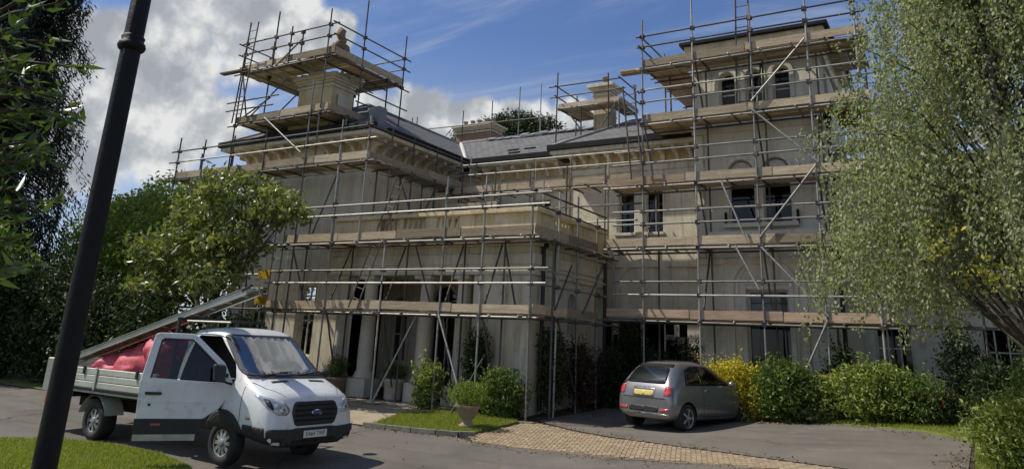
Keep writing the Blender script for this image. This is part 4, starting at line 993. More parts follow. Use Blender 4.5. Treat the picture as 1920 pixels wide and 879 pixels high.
def sec(zb, w, zl, zm, zbelt, wb, wr, ze, zt):
    return [(0, zb), (w*.86, zb), (w*.985, zl), (w, zm), (wb, zbelt), (wr, ze), (wr*.72, zt), (0, zt+.012)]
def cyl_cut(x, y0, y1, z, r, n=40):
    vs = []; 
    for y in (y0, y1):
        for i in range(n): vs.append((x+r*math.cos(2*math.pi*i/n), y, z+r*math.sin(2*math.pi*i/n)))
    fs = [tuple(range(n)), tuple(range(2*n-1, n-1, -1))]+[((i+1) % n, i, n+i, n+(i+1) % n) for i in range(n)]
    mb = MB().add(vs, fs); me = mb.mesh('cut', None)
    b = bmesh.new(); b.from_mesh(me); bmesh.ops.recalc_face_normals(b, faces=b.faces); b.to_mesh(me); b.free(); return me
def poly_cut(poly, y0, y1):
    me = MB().prism(poly, lambda a, b, c: (a, c, b), y0, y1).mesh('cut', None)
    b = bmesh.new(); b.from_mesh(me); bmesh.ops.recalc_face_normals(b, faces=b.faces); b.to_mesh(me); b.free(); return me
def rounded(poly, r, n=4):
    out = []; k = len(poly)
    for i in range(k):
        p0, p, p1 = Vector(poly[i-1]), Vector(poly[i]), Vector(poly[(i+1) % k])
        a = (p0-p); c = (p1-p); rr = min(r, a.length*.45, c.length*.45); a = p+a.normalized()*rr; c = p+c.normalized()*rr
        for j in range(n+1):
            q = j/n; out.append(tuple(a*(1-q)**2+p*2*q*(1-q)+c*q*q))
    return out
def panel(name, bvh, poly, proj, m, parent, off=.006, res=.09, skirt=.03):
    """a shaped piece laid onto the bodywork: 2-D outline projected onto the hull and stood slightly proud"""
    b = bmesh.new()
    f = b.faces.new([b.verts.new((p[0], p[1], 0)) for p in poly])
    bmesh.ops.triangulate(b, faces=[f])
    for _ in range(5):
        es = [e_ for e_ in b.edges if e_.calc_length() > res]
        if not es: break
        bmesh.ops.subdivide_edges(b, edges=es, cuts=1); bmesh.ops.triangulate(b, faces=[f for f in b.faces if len(f.verts) > 3])
    for v in b.verts:
        a, c = v.co.x, v.co.y
        if proj in ('+y', '-y'): s_ = 1 if proj == '+y' else -1; o, d = Vector((a, s_*4, c)), Vector((0, -s_, 0))
        elif proj in ('+x', '-x'): s_ = 1 if proj == '+x' else -1; o, d = Vector((s_*9, a, c)), Vector((-s_, 0, 0))
        else: o, d = Vector((a, c, 6)), Vector((0, 0, -1))
        loc, nr, _, _ = bvh.ray_cast(o, d)
        if loc is None:
            loc, nr, _, _ = bvh.find_nearest(o+d*(3 if proj[1] == 'y' else 8 if proj[1] == 'x' else 4.5))
        if nr.dot(d) > 0: nr = -nr
        v.co = loc+nr*off; v.normal = nr
    nrm = {v: v.normal.copy() for v in b.verts}
    bmesh.ops.recalc_face_normals(b, faces=b.faces)
    if b.faces and sum(f.normal.dot(nrm[f.verts[0]]) for f in b.faces) < 0: bmesh.ops.reverse_faces(b, faces=b.faces)
    if skirt:
        r = bmesh.ops.extrude_edge_only(b, edges=[e_ for e_ in b.edges if e_.is_boundary])
        for v in r['geom']:
            if isinstance(v, bmesh.types.BMVert): v.co -= v.link_faces[0].verts[0].normal*0; 
        dv = {'x': Vector((1, 0, 0)), 'y': Vector((0, 1, 0)), 'z': Vector((0, 0, 1))}[proj[1]]*(1 if proj[0] == '+' else -1)
        for v in r['geom']:
            if isinstance(v, bmesh.types.BMVert): v.co -= dv*skirt
    me = bpy.data.meshes.new(name); b.to_mesh(me); b.free(); me.materials.append(MATS[m])
    me.polygons.foreach_set('use_smooth', [True]*len(me.polygons))
    return link(name, me, parent)
def wheel(parent, c, r, w, side, spokes, rimm='steel_rim', rimr=.64, hub=True):
    x, y, z = c; s_ = side
    tb = MB().lathe([(r*rimr, -w/2), (r*.93, -w/2), (r, -w*.36), (r, w*.36), (r*.93, w/2), (r*rimr, w/2), (r*rimr*.97, w*.3), (r*rimr*.97, -w*.3)], 36, c, 'y', True)
    wh = tb.build('wheel', 'rubber', parent, True, fix=True)
    yo = y+s_*w*.30
    MB().lathe([(r*.16, 0), (r*.2, s_*.02), (r*.6, -s_*.01), (r*rimr*.98, s_*.015), (r*rimr*.98, s_*.03), (r*rimr*1.02, s_*.03), (r*rimr*1.02, -s_*.06), (.01, -s_*.06)], 36, (x, yo, z), 'y').build('rim', 'plastic' if spokes > 7 else 'plastic', wh, True, fix=True)
    mb = MB()
    for i in range(spokes):
        a = 2*math.pi*i/spokes; d = Vector((math.cos(a), 0, math.sin(a))); n = Vector((-math.sin(a), 0, math.cos(a)))
        cc = Vector((x, yo, z)); w0, w1 = r*.07, r*.09
        p = [cc+d*r*.12+n*w0, cc+d*r*.12-n*w0, cc+d*r*rimr*.97-n*w1, cc+d*r*rimr*.97+n*w1]; oy = Vector((0, s_*.035, 0)); oy2 = Vector((0, s_*.022, 0))
        mb.add([p[0]+oy, p[1]+oy, p[2]+oy2, p[3]+oy2, p[0]-oy, p[1]-oy, p[2]-oy, p[3]-oy], [(0,1,2,3), (4,5,6,7), (0,1,5,4), (1,2,6,5), (2,3,7,6), (3,0,4,7)])
    mb.lathe([(r*.17, -.02), (r*.17, .05), (r*.1, .06)] if s_ > 0 else [(r*.1, -.06), (r*.17, -.05), (r*.17, .02)], 14, (x, yo, z), 'y')
    mb.lathe([(r*rimr*.99, 0), (r*rimr*1.0, s_*.035), (r*rimr*.92, s_*.03), (r*rimr*.92, 0)], 36, (x, yo, z), 'y', True)
    mb.build('spokes', rimm, wh, fix=True)
    return wh
def vehicle(name, loc, ang, sc, label, cat, tilt=0):
    t_ = bpy.data.objects.new(name, None); COL.objects.link(t_); t_.location = loc; t_.rotation_euler = (0, tilt, ang); t_.scale = (sc,)*3
    WM[t_.name] = Matrix(); return tag(t_, label, cat)
def text(name, s, size, loc, rot, m, parent, sx=1):
    cu = bpy.data.curves.new(name, 'FONT'); cu.body = s; cu.size = size; cu.align_x = 'CENTER'; cu.align_y = 'CENTER'; cu.extrude = .001; cu.materials.append(MATS[m])
    tmp = bpy.data.objects.new('t', cu); COL.objects.link(tmp); dg = bpy.context.evaluated_depsgraph_get(); me = bpy.data.meshes.new_from_object(tmp.evaluated_get(dg)); bpy.data.objects.remove(tmp)
    o = link(name, me, parent); o.location = loc; o.rotation_euler = rot; o.scale = (sx, 1, 1); return o

# --- flatbed van: x forward from the front axle, y left, driver's side is -y
hd = R_(-1.4)
vx, vy = -10.15, 9.37
VAN = vehicle('flatbed_van', (vx, vy, g(vx, vy)+.01), hd, .92, 'white flatbed van with its driver door swung open, loaded with red sacks', 'van', tilt=-.0)
st = [(-1.56, sec(.5, .96, .62, .95, 1.25, .95, .80, 2.04, 2.14)), (-1.50, sec(.48, 1.0, .62, .95, 1.26, .99, .86, 2.08, 2.19)), (-1.0, sec(.48, 1.01, .62, .95, 1.26, 1.0, .87, 2.10, 2.22)), (-.58, sec(.48, 1.01, .62, .95, 1.25, 1.0, .86, 2.09, 2.21)),
      (-.42, sec(.48, 1.01, .62, .95, 1.24, 1.0, .85, 2.02, 2.10)), (0.05, sec(.48, 1.02, .62, .95, 1.22, 1.0, .86, 1.62, 1.70)), (.42, sec(.46, 1.02, .6, .92, 1.2, 1.0, .88, 1.38, 1.43)), (.52, sec(.44, 1.02, .58, .9, 1.2, 1.0, .88, 1.34, 1.39)),
      (.84, sec(.38, 1.01, .54, .88, 1.12, .98, .84, 1.22, 1.27)), (1.02, sec(.39, .98, .48, .80, 1.04, .93, .76, 1.12, 1.16)), (1.10, sec(.39, .94, .45, .62, .86, .86, .68, .98, 1.03)), (1.13, sec(.40, .88, .45, .52, .66, .80, .6, .78, .82))]
door_poly = rounded([(-1.36, .62), (-1.38, 1.3), (-1.25, 2.06), (-.62, 2.06), (-.05, 1.62), (.12, 1.36), (.0, 1.2), (-.12, .78), (-.38, .62)], .06)
cuts = [(cyl_cut(0, -1.4, -.62, .36, .46), 'plastic'), (cyl_cut(0, .62, 1.4, .36, .46), 'plastic'), (poly_cut(door_poly, -1.5, -.35), 'cabin')]
me, bv = cage(st, cuts, 'van_white', 'cab')
cab = link('cab', me, VAN)
P = lambda *a, **k: panel(*a, **k)
P('windscreen', bv, rounded([(-.85, 1.445), (.85, 1.445), (.74, 2.07), (-.74, 2.07)], .08), '+x', 'screen', VAN, off=.012)
scr = [(-.88, 1.33), (.88, 1.33), (.78, 2.11), (-.78, 2.11)]
P('windscreen_seal', bv, rounded([(-.885, 1.415), (.885, 1.415), (.775, 2.1), (-.775, 2.1)], .1), '+x', 'plastic', VAN, off=.006)
P('grille', bv, rounded([(-.53, .90), (-.44, .69), (.44, .69), (.53, .90), (.46, 1.06), (-.46, 1.06)], .06), '+x', 'plastic', VAN, off=.02)
for z in (.775, .85, .925, 1.0):
    q = .46 if z < .95 else .43
    P('grille_bar', bv, [(-q, z-.016), (q, z-.016), (q, z+.016), (-q, z+.016)], '+x', 'gutter', VAN, off=.034)
P('badge', bv, [(.115*math.cos(a*.3142), .885+.045*math.sin(a*.3142)) for a in range(20)], '+x', 'chrome', VAN, off=.045)
P('badge_face', bv, [(.10*math.cos(a*.3142), .885+.036*math.sin(a*.3142)) for a in range(20)], '+x', 'emblem_blue', VAN, off=.048, skirt=.003)
for s_ in (-1, 1):
    P('headlight', bv, rounded([(s_*.56, .94), (s_*.62, .86), (s_*.82, .87), (s_*.95, .98), (s_*.965, 1.17), (s_*.88, 1.13), (s_*.66, 1.06)], .04), '+x', 'lens_clear', VAN, off=.01)
    P('headlight_bezel', bv, rounded([(s_*.86, .95), (s_*.88, .94), (s_*.93, 1.0), (s_*.93, 1.12), (s_*.88, 1.09)], .02), '+x', 'plastic', VAN, off=.014)
    P('headlight_lamp', bv, [(s_*.72+.05*math.cos(a*.5236), .94+.05*math.sin(a*.5236)) for a in range(12)], '+x', 'chrome', VAN, off=.016)
    P('bonnet_vent', bv, rounded([(.58, s_*.24), (.58, s_*.60), (.64, s_*.60), (.64, s_*.24)], .012), '+z', 'plastic', VAN, off=.006)
    P('bumper_corner', bv, rounded([(.46, .42), (1.0, .42), (1.0, .68), (.5, .70)], .05), '+y' if s_ > 0 else '-y', 'plastic', VAN, off=.016)
P('bumper', bv, rounded([(-.93, .44), (-.8, .40), (.8, .40), (.93, .44), (.95, .66), (.5, .64), (.42, .655), (-.42, .655), (-.5, .64), (-.95, .66)], .04), '+x', 'plastic', VAN, off=.03)
P('bumper_intake', bv, rounded([(-.5, .43), (.5, .43), (.5, .48), (-.5, .48)], .02), '+x', 'gutter', VAN, off=.034)
P('bonnet_edge', bv, [(-.86, 1.40), (.86, 1.40), (.86, 1.42), (-.86, 1.42)], '+x', 'plastic', VAN, off=.018)
for y0, y1 in ((-.75, -.05), (.02, .72)):
    MB().tube((.46, y0, 1.44), (.38, y1, 1.50), .011, n=6).build('wiper', 'plastic', VAN)
pl = MB().box((1.165, -.26, .50), (1.18, .26, .612)).build('number_plate', 'plate_white', VAN)
text('plate_text', 'EA64 TWF', .105, (1.1815, 0, .555), (R_(90), 0, R_(90)), 'ink', VAN, .93)
P('sill_cladding', bv, rounded([(-1.5, .5), (-.5, .5), (-.44, .74), (-1.5, .74)], .03), '-y', 'plastic', VAN, off=.012)
P('arch_trim', bv, [(.53*math.cos(R_(a)), .36+.53*math.sin(R_(a))) for a in range(12, 172, 8)]+[(.465*math.cos(R_(a)), .36+.465*math.sin(R_(a))) for a in range(168, 8, -8)], '-y', 'plastic', VAN, off=.02)
P('fuel_reflector', bv, [(.58, .78), (.66, .78), (.66, .81), (.58, .81)], '-y', 'lens_amber', VAN, off=.02)
for s_ in (-1, 1):
    P('bonnet_gap', bv, [(.46, s_*.865), (.74, s_*.80), (1.0, s_*.60), (1.0, s_*.612), (.74, s_*.812), (.46, s_*.877)], '+z', 'gutter', VAN, off=.002, skirt=0)
P('wing_gap', bv, [(.40, .72), (.412, .72), (.40, 1.32), (.388, 1.32)], '-y', 'gutter', VAN, off=.002, skirt=0)
# cab interior
seat = MB()
for y in (-.5, .1, .5):
    seat.box((-1.3, y-.22, .75), (-.75, y+.22, .95)); seat.box((-1.42, y-.22, .9), (-1.22, y+.22, 1.6)); seat.box((-1.4, y-.12, 1.62), (-1.28, y+.12, 1.82))
seat.build('seats', 'cabin', VAN, bevel=.04)
MB().lathe([(.17, 0), (.19, .01), (.2, .03), (.19, .05), (.17, .06)], 20, (-.45, -.45, 1.3)).build('steering_wheel', 'plastic', VAN, True)
MB().box((-.25, .25, 1.42), (.1, .42, 1.5)).build('dashboard_tray', 'teal', VAN)
# open door, hinged at its leading edge
hx_, hy_ = -.02, -1.0; th = R_(57)
def D(x, z, d=0):
    yb = -.0+(0 if z < 1.26 else (z-1.26)*.16); q = Vector((x-hx_, yb+d, 0)); c, s_ = math.cos(th), math.sin(th)
    return (hx_+q.x*c-q.y*s_, hy_+q.x*s_+q.y*c, z)
low = [(-1.36, .72), (-1.385, 1.30), (-1.36, 1.36), (-.08, 1.30), (.06, 1.26), (.02, 1.1), (-.1, .9), (-.36, .72)]
dr = MB(); 
def dpanel(mb, poly, d0, d1): mb.prism(poly, lambda a, b, c: D(a, b, c), d0, d1)
dpanel(dr, low, -.02, .09)
frame = [(-1.385, 1.30), (-1.27, 2.05), (-1.2, 2.08), (-.68, 2.08), (-.6, 2.05), (-.1, 1.62), (.07, 1.30)]
inn = [(-1.24, 1.36), (-1.16, 1.96), (-1.12, 1.99), (-.68, 1.99), (-.63, 1.96), (-.2, 1.58), (-.06, 1.33)]
for i in range(len(frame)-1): dpanel(dr, [frame[i], frame[i+1], inn[i+1], inn[i]], -.015, .05)
door = dr.build('door', 'van_white', VAN, fix=True, bevel=.008)
gm = MB(); dpanel(gm, inn, .012, .018); gm.build('door_glass', 'glass', door, fix=True)
bm_ = MB(); dpanel(bm_, [(-.55, 1.34), (-.52, 1.34), (-.52, 1.9), (-.55, 1.93)], -.012, .03); bm_.build('door_divider', 'plastic', door, fix=True)
for i in range(len(inn)-1):
    sm = MB(); a = Vector(inn[i]); b_ = Vector(inn[i+1]); n_ = Vector((-(b_-a).y, (b_-a).x)).normalized()*.022
    dpanel(sm, [tuple(a), tuple(b_), tuple(b_-n_), tuple(a-n_)], -.018, .03); sm.build('window_seal', 'plastic', door, fix=True)
cl = MB(); dpanel(cl, [(-1.37, .50), (-1.375, .735), (-.3, .735), (-.40, .50)], -.035, .08); cl.build('door_cladding', 'plastic', door, fix=True, bevel=.006)
s2 = MB(); dpanel(s2, [(-1.36, .40), (-1.36, .498), (-.42, .498), (-.42, .40)], -.02, .06); s2.build('door_step', 'alu', door, fix=True)
sw = MB(); dpanel(sw, [(-1.37, .985), (-1.37, 1.0), (-.12, 1.0), (-.14, .985)], -.026, -.015); sw.build('door_swage', 'van_white', door, fix=True)
hn = MB(); dpanel(hn, [(-1.28, 1.10), (-1.28, 1.145), (-1.03, 1.145), (-1.03, 1.10)], -.05, -.015); hn.build('door_handle', 'plastic', door, fix=True, bevel=.008)
lk = MB(); dpanel(lk, [(-1.21, .93), (-1.21, .965), (-1.17, .965), (-1.17, .93)], -.03, -.015); lk.build('door_lock', 'plastic', door, fix=True)
rf = MB(); dpanel(rf, [(-1.12, .635), (-1.12, .665), (-.98, .665), (-.98, .635)], -.045, -.03); rf.build('door_reflector', 'lens_red', door, fix=True)
mi = MB(); dpanel(mi, rounded([(-.28, 1.33), (-.31, 1.62), (-.1, 1.60), (-.09, 1.33)], .05), -.32, -.16); mi.build('mirror', 'plastic', door, fix=True, bevel=.02)
ma = MB(); dpanel(ma, [(-.16, 1.40), (-.16, 1.46), (-.04, 1.46), (-.04, 1.40)], -.2, .0); ma.build('mirror_arm', 'plastic', door, fix=True)
MB().lathe([(.01, -.09), (.1, -.06), (.13, .0), (.1, .06), (.01, .09)], 12, (-.0, 1.2, 1.45)).build('mirror', 'plastic', VAN, True)
# chassis, bed, wheels
ch = MB().box((-5.4, -.45, .52), (-.4, -.33, .72)).box((-5.4, .33, .52), (-.4, .45, .72))
for x in (-1.9, -2.6, -4.2, -4.9): ch.box((x, -.95, .74), (x+.08, .95, .86))
ch.build('chassis', 'gutter', VAN)
MB().box((-2.6, -.8, .45), (-2.0, -.5, .7)).build('fuel_tank', 'plastic', VAN, bevel=.03)
MB().box((-5.6, -1.02, .86), (-1.9, 1.02, .95)).build('bed_floor', 'bed_side', VAN)
for s_ in (-1, 1):
    for i in range(3):
        z = .955+i*.125
        MB().box((-5.57, s_*1.0, z), (-1.95, s_*1.035, z+.118)).build('dropside_plank', 'bed_side', VAN, bevel=.01)
    MB().box((-5.57, s_*1.036, .90), (-1.95, s_*1.05, .945)).build('side_rail', 'gutter', VAN)
    for x in (-5.52, -3.95, -1.99): MB().box((x-.03, s_*1.036, .92), (x+.03, s_*1.06, 1.34)).build('dropside_post', 'bed_side', VAN, bevel=.006)
    for x in (-4.4, -2.6): MB().box((x-.025, s_*1.037, 1.2), (x+.025, s_*1.065, 1.36)).build('latch', 'plastic', VAN)
for i in range(3): MB().box((-5.605, -1.0, .955+i*.125), (-5.572, 1.0, 1.073+i*.125)).build('tailboard_plank', 'bed_side', VAN, bevel=.01)
hb = MB()
for y in (-.98, -.33, .33, .98): hb.box((-1.70, y-.025, .95), (-1.65, y+.025, 2.36))
for z in (1.3, 1.8, 2.31): hb.box((-1.705, -1.0, z), (-1.645, 1.0, z+.05))
hb.build('headboard', 'plastic', VAN)
MB().box((-1.64, -.95, .96), (-1.62, .95, 1.6)).build('headboard_mesh', 'plastic', VAN)
MB().tube((-1.6, -.86, 2.30), (.0-.35, -.86, 2.30), .016, n=6).tube((-1.2, -.8, 2.2), (-1.2, -.8, 2.30), .012, n=6).tube((-.5, -.8, 2.2), (-.5, -.8, 2.30), .012, n=6).build('roof_bar', 'alu', VAN)
MB().box((-5.75, -1.0, .55), (-5.62, -.55, .75)).build('rear_light', 'lens_red', VAN); MB().box((-5.75, .55, .55), (-5.62, 1.0, .75)).build('rear_light', 'lens_red', VAN)
MB().box((-5.95, -1.0, .78), (-5.62, .3, 1.45)).build('rear_toolbox', 'alu', VAN, bevel=.02)
for y in (-.87, .87): wheel(VAN, (0, y, .36), .36, .22, 1 if y > 0 else -1, 10, 'steel_rim', .6)
for y in (-.80, .80):
    wheel(VAN, (-3.95, y, .36), .36, .3, 1 if y > 0 else -1, 8, 'steel_rim', .6)
for s_ in (-1, 1):
    mb = MB(); pr = [(.47*math.cos(R_(a)), .36+.47*math.sin(R_(a))) for a in range(15, 166, 10)]
    for (a, b_), (c, d_) in zip(pr, pr[1:]): mb.add([(-3.95+a, s_*.6, b_), (-3.95+c, s_*.6, d_), (-3.95+c, s_*1.0, d_), (-3.95+a, s_*1.0, b_)], [(0, 1, 2, 3)])
    mb.build('mudguard', 'bed_side' if s_ < 0 else 'plastic', VAN)
vm = Matrix.Translation((vx, vy, g(vx, vy)+.01)) @ Matrix.Rotation(hd, 4, 'Z') @ Matrix.Scale(.92, 4)
V3 = lambda x, y, z: tuple(vm @ Vector((x, y, z)))
for i, (x, y, z, r) in enumerate(((-3.2, -.45, 1.40, (.7, .46, .40)), (-4.15, -.5, 1.28, (.62, .42, .28)), (-2.8, .3, 1.5, (.6, .5, .45)), (-2.5, -.5, 1.62, (.46, .44, .42)))):
    o = lump('sack', V3(x, y, z), r, 'red_sack', i*4.7+1, None, 4, .26, 1.5)
    tag(o, ('large crumpled red plastic sack in the middle of the flatbed', 'flatter red plastic sack lying nearest the rear of the flatbed', 'red plastic sack on the far side of the flatbed behind the cab', 'red plastic sack heaped up right behind the headboard')[i], 'sack', 'red sacks on the flatbed')
# long aluminium staging plank resting on the bed, over the cab
lt = thing('staging_plank', V3(-5.3, -.9, 1.40), 'long aluminium staging plank sloping from the flatbed up over the van cab', 'plank')
a0, a1 = Vector(V3(-5.35, -.94, 1.40)), Vector(V3(-.12, -.80, 2.86))
dd = (a1-a0).normalized(); w_ = (Vector(V3(0, 1, 0))-Vector(V3(0, 0, 0))).normalized()
upv = w_.cross(dd); upv = upv if upv.z > 0 else -upv
def beam(name, p0, p1, hw, hh, m):
    hw, hh = w_*hw, upv*hh
    MB().add([p0-hw-hh, p0+hw-hh, p0+hw+hh, p0-hw+hh, p1-hw-hh, p1+hw-hh, p1+hw+hh, p1-hw+hh], [(0,1,2,3), (4,5,6,7), (0,1,5,4), (1,2,6,5), (2,3,7,6), (3,0,4,7)]).build(name, m, lt, fix=True, bevel=.004)
for s_, l1 in ((0, 1), (.26, 1)):
    beam('side_rail', a0+w_*s_, a0.lerp(a1, l1)+w_*s_, .012, .045, 'alu'); beam('flange', a0+w_*s_+upv*.05, a0.lerp(a1, l1)+w_*s_+upv*.05, .03, .005, 'alu'); beam('flange', a0+w_*s_-upv*.05, a0.lerp(a1, l1)+w_*s_-upv*.05, .03, .005, 'alu')
beam('deck', a0+w_*.13+upv*.03, a1+w_*.13+upv*.03, .115, .006, 'bed_side')
for i in range(12): p = a0.lerp(a1, (i+.5)/12); rod('crosspiece', p-upv*.02, p+w_*.26-upv*.02, .014, 'alu', lt)
beam('hook', a1-dd*.1+upv*.02, a1+dd*.12+upv*.06, .02, .02, 'plastic')

# --- small grey hatchback: x forward from the rear axle
ha = math.atan2(.95, .30)
CAR = vehicle('hatchback_car', (-6.15, 16.84, g(-6.15, 16.84)+.012), ha, .95, 'small rounded grey hatchback parked facing the house, yellow rear plate', 'car')
cs = [(-.60, sec(.32, .60, .40, .52, .66, .58, .50, .70, .72)), (-.57, sec(.27, .74, .38, .54, .72, .72, .62, .80, .83)), (-.50, sec(.24, .79, .36, .56, .86, .76, .66, .95, .98)), (-.36, sec(.22, .81, .34, .58, .95, .78, .63, 1.16, 1.20)),
      (-.12, sec(.21, .815, .32, .58, .97, .785, .58, 1.37, 1.42)), (.08, sec(.21, .815, .32, .58, .98, .785, .57, 1.42, 1.48)), (.55, sec(.21, .815, .32, .58, .98, .785, .57, 1.44, 1.51)), (1.05, sec(.21, .815, .32, .58, .98, .785, .57, 1.41, 1.49)),
      (1.45, sec(.21, .815, .32, .58, .97, .785, .59, 1.29, 1.36)), (1.85, sec(.21, .815, .32, .58, .95, .785, .65, 1.06, 1.11)), (2.05, sec(.21, .815, .32, .58, .92, .78, .67, .97, 1.01)), (2.45, sec(.21, .80, .32, .56, .84, .75, .60, .87, .91)),
      (2.75, sec(.23, .74, .33, .52, .70, .68, .50, .73, .77)), (2.90, sec(.27, .60, .35, .48, .58, .54, .4, .6, .62))]
cuts = [(cyl_cut(x, s_*1.2, s_*.5, .30, .345), 'plastic') for x in (0, 2.3) for s_ in (-1, 1)]
me, bv = cage(cs, cuts, 'car_grey', 'body')
body = link('body', me, CAR)
P('rear_window', bv, rounded([(-.56, 1.0), (.56, 1.0), (.46, 1.35), (-.46, 1.35)], .08), '-x', 'car_glass', CAR, off=.008)
P('rear_spoiler', bv, rounded([(-.5, 1.36), (.5, 1.36), (.46, 1.42), (-.46, 1.42)], .02), '-x', 'gutter', CAR, off=.012)
P('number_plate', bv, rounded([(-.27, .74), (.27, .74), (.27, .855), (-.27, .855)], .01), '-x', 'plate_yellow', CAR, off=.012)
P('plate_recess', bv, rounded([(-.31, .715), (.31, .715), (.31, .925), (-.31, .925)], .03), '-x', 'car_grey', CAR, off=.005)
P('boot_handle', bv, rounded([(-.27, .865), (.27, .865), (.25, .905), (-.25, .905)], .015), '-x', 'chrome', CAR, off=.016)
P('boot_gap', bv, [(-.6, .685), (.6, .685), (.6, .70), (-.6, .70)], '-x', 'gutter', CAR, off=.003)
P('diffuser', bv, rounded([(-.40, .40), (.40, .40), (.42, .52), (-.42, .52)], .03), '-x', 'plastic', CAR, off=.006)
P('bumper_strip', bv, rounded([(-.68, .345), (.68, .345), (.68, .375), (-.68, .375)], .01), '-x', 'chrome', CAR, off=.01)
for s_ in (-1, 1):
    pr = '+y' if s_ > 0 else '-y'
    P('tail_light', bv, rounded([(s_*.55, .76), (s_*.72, .76), (s_*.70, .95), (s_*.57, .95)], .03), '-x', 'lens_red', CAR, off=.012)
    P('reflector', bv, rounded([(s_*.46, .42), (s_*.70, .43), (s_*.70, .49), (s_*.46, .48)], .02), '-x', 'lens_red', CAR, off=.012)
    P('quarter_window', bv, rounded([(.02, 1.0), (.14, 1.30), (.42, 1.375), (.60, 1.38), (.60, 1.0)], .05), pr, 'car_glass', CAR, off=.007)
    P('side_window', bv, rounded([(.65, 1.0), (.65, 1.38), (1.05, 1.35), (1.38, 1.22), (1.72, 1.0)], .05), pr, 'car_glass', CAR, off=.007)
    P('window_surround', bv, rounded([(-.03, .98), (.11, 1.325), (.42, 1.40), (.7, 1.405), (1.08, 1.375), (1.42, 1.24), (1.80, .98)], .05), pr, 'gutter', CAR, off=.003)
    for a in (([(.60, .32), (.612, .32), (.612, .98), (.60, .98)]), ([(1.80, .34), (1.812, .34), (1.80, .96), (1.788, .96)]), ([(.6, .32), (1.80, .32), (1.80, .33), (.6, .33)])):
        P('door_gap', bv, a, pr, 'gutter', CAR, off=.002, skirt=.0)
    P('door_handle', bv, rounded([(.68, .86), (.86, .87), (.86, .895), (.68, .885)], .01), pr, 'chrome', CAR, off=.025)
    P('body_moulding', bv, rounded([(.45, .50), (1.85, .50), (1.85, .525), (.45, .525)], .01), pr, 'car_grey', CAR, off=.014)
    P('sill', bv, rounded([(.42, .24), (1.9, .24), (1.9, .30), (.42, .30)], .02), pr, 'car_grey', CAR, off=.02)
    MB().lathe([(.02, -.07), (.07, -.05), (.085, 0), (.07, .05), (.02, .07)], 12, (1.62, s_*.90, 1.02)).build('mirror', 'car_grey', CAR, True)
    for x in (0, 2.3): wheel(CAR, (x, s_*.70, .30), .30, .2, s_, 5, 'steel_rim', .68)
P('windscreen', bv, rounded([(-.6, 1.04), (.6, 1.04), (.5, 1.38), (-.5, 1.38)], .08), '+x', 'car_glass', CAR, off=.008)
for s_ in (-1, 1): P('headlight', bv, [(s_*.52+.11*math.cos(a*.5236), .70+.11*math.sin(a*.5236)) for a in range(12)], '+x', 'lens_clear', CAR, off=.012)
MB().tube((.1, 0, 1.47), (-.15, 0, 1.62), .006, n=5).build('aerial', 'plastic', CAR)
MB().tube((-.47, 0, 1.02), (-.33, .22, 1.18), .012, n=5).build('rear_wiper', 'plastic', CAR)

# ------------------------------------------------------------------ plants
def shrub(name, c, r, n, L, Wd, lm, label, cat='shrub', group=None, per=14, spread=.11, lobes=None, shell=.6, up=.2, extra=None):
    x, y = c; z0 = g(x, y)
    t_ = thing(name, (x, y, z0), label, cat, group)
    lb = lobes or [((x+random.uniform(-.4, .4)*r[0], y+random.uniform(-.4, .4)*r[1], z0+r[2]*random.uniform(.45, .6)), (r[0]*random.uniform(.55, .8), r[1]*random.uniform(.55, .8), r[2]*random.uniform(.4, .55))) for _ in range(5)]+[((x, y, z0+r[2]*.45), (r[0]*.85, r[1]*.85, r[2]*.5))]
    mb = MB()
    for i in range(9):
        q = random.choice(lb)[0]; mb.path([(x+random.uniform(-.1, .1), y+random.uniform(-.1, .1), z0-.05), (x*.5+q[0]*.5, y*.5+q[1]*.5, z0+(q[2]-z0)*.6), (q[0]+random.gauss(0, .1), q[1]+random.gauss(0, .1), q[2]+.1)], [.022, .015, .006], 5)
    pts = in_lobes(lb, n, per, spread, shell); sh = []
    for i in range(int(10+n*.06)):
        q, rr = random.choice(lb); d_ = Vector((random.gauss(0, 1), random.gauss(0, 1), abs(random.gauss(.5, .6)))).normalized()
        p0 = Vector(q)+Vector((d_.x*rr[0], d_.y*rr[1], d_.z*rr[2]))*.9; ln_ = random.uniform(.12, .42)*min(1, r[2]); p1 = p0+(d_+Vector((0, 0, .5))).normalized()*ln_
        mb.path([p0-d_*.15, p1], [.006, .003], 4)
        sh += [tuple(p0.lerp(p1, k/8)+Vector((random.gauss(0, .025), random.gauss(0, .025), random.gauss(0, .02)))) for k in range(9)]
    tag(mb.build('stems', 'bark', t_), kind='stuff')
    leafmesh('foliage', np.concatenate([pts, np.array(sh)]), L, Wd, lm, t_, up=up)
    if extra: leafmesh(extra[0], in_lobes(lb, extra[1], extra[2], extra[3], .92), extra[4], extra[5], extra[6], t_, up=.5)
    return t_
G2 = 'shrubs of the border beneath the scaffold'
shrub('golden_shrub', (-4.95, 18.95), (.9, .5, 1.28), 900, .065, .042, 'lf_gold', 'clipped golden-yellow shrub just beyond the bonnet of the grey car', group=G2, spread=.08)
shrub('broadleaf_shrub', (-3.78, 18.7), (.62, .55, 1.3), 330, .12, .06, 'lf_mid', 'glossy green rounded shrub between the golden shrub and the variegated bush', group=G2)
shrub('broadleaf_shrub', (-2.95, 18.95), (.5, .5, .95), 240, .10, .05, 'lf_varieg', 'low yellow-splashed shrub in the middle of the border', group=G2, extra=('blossom', 40, 8, .08, .07, .04, 'lf_gold'))
shrub('broadleaf_shrub', (-2.05, 18.7), (.85, .6, 1.25), 420, .12, .045, 'lf_varieg', 'large pale-green arching shrub in the border beside the lawn strip', group=G2, up=-.2)
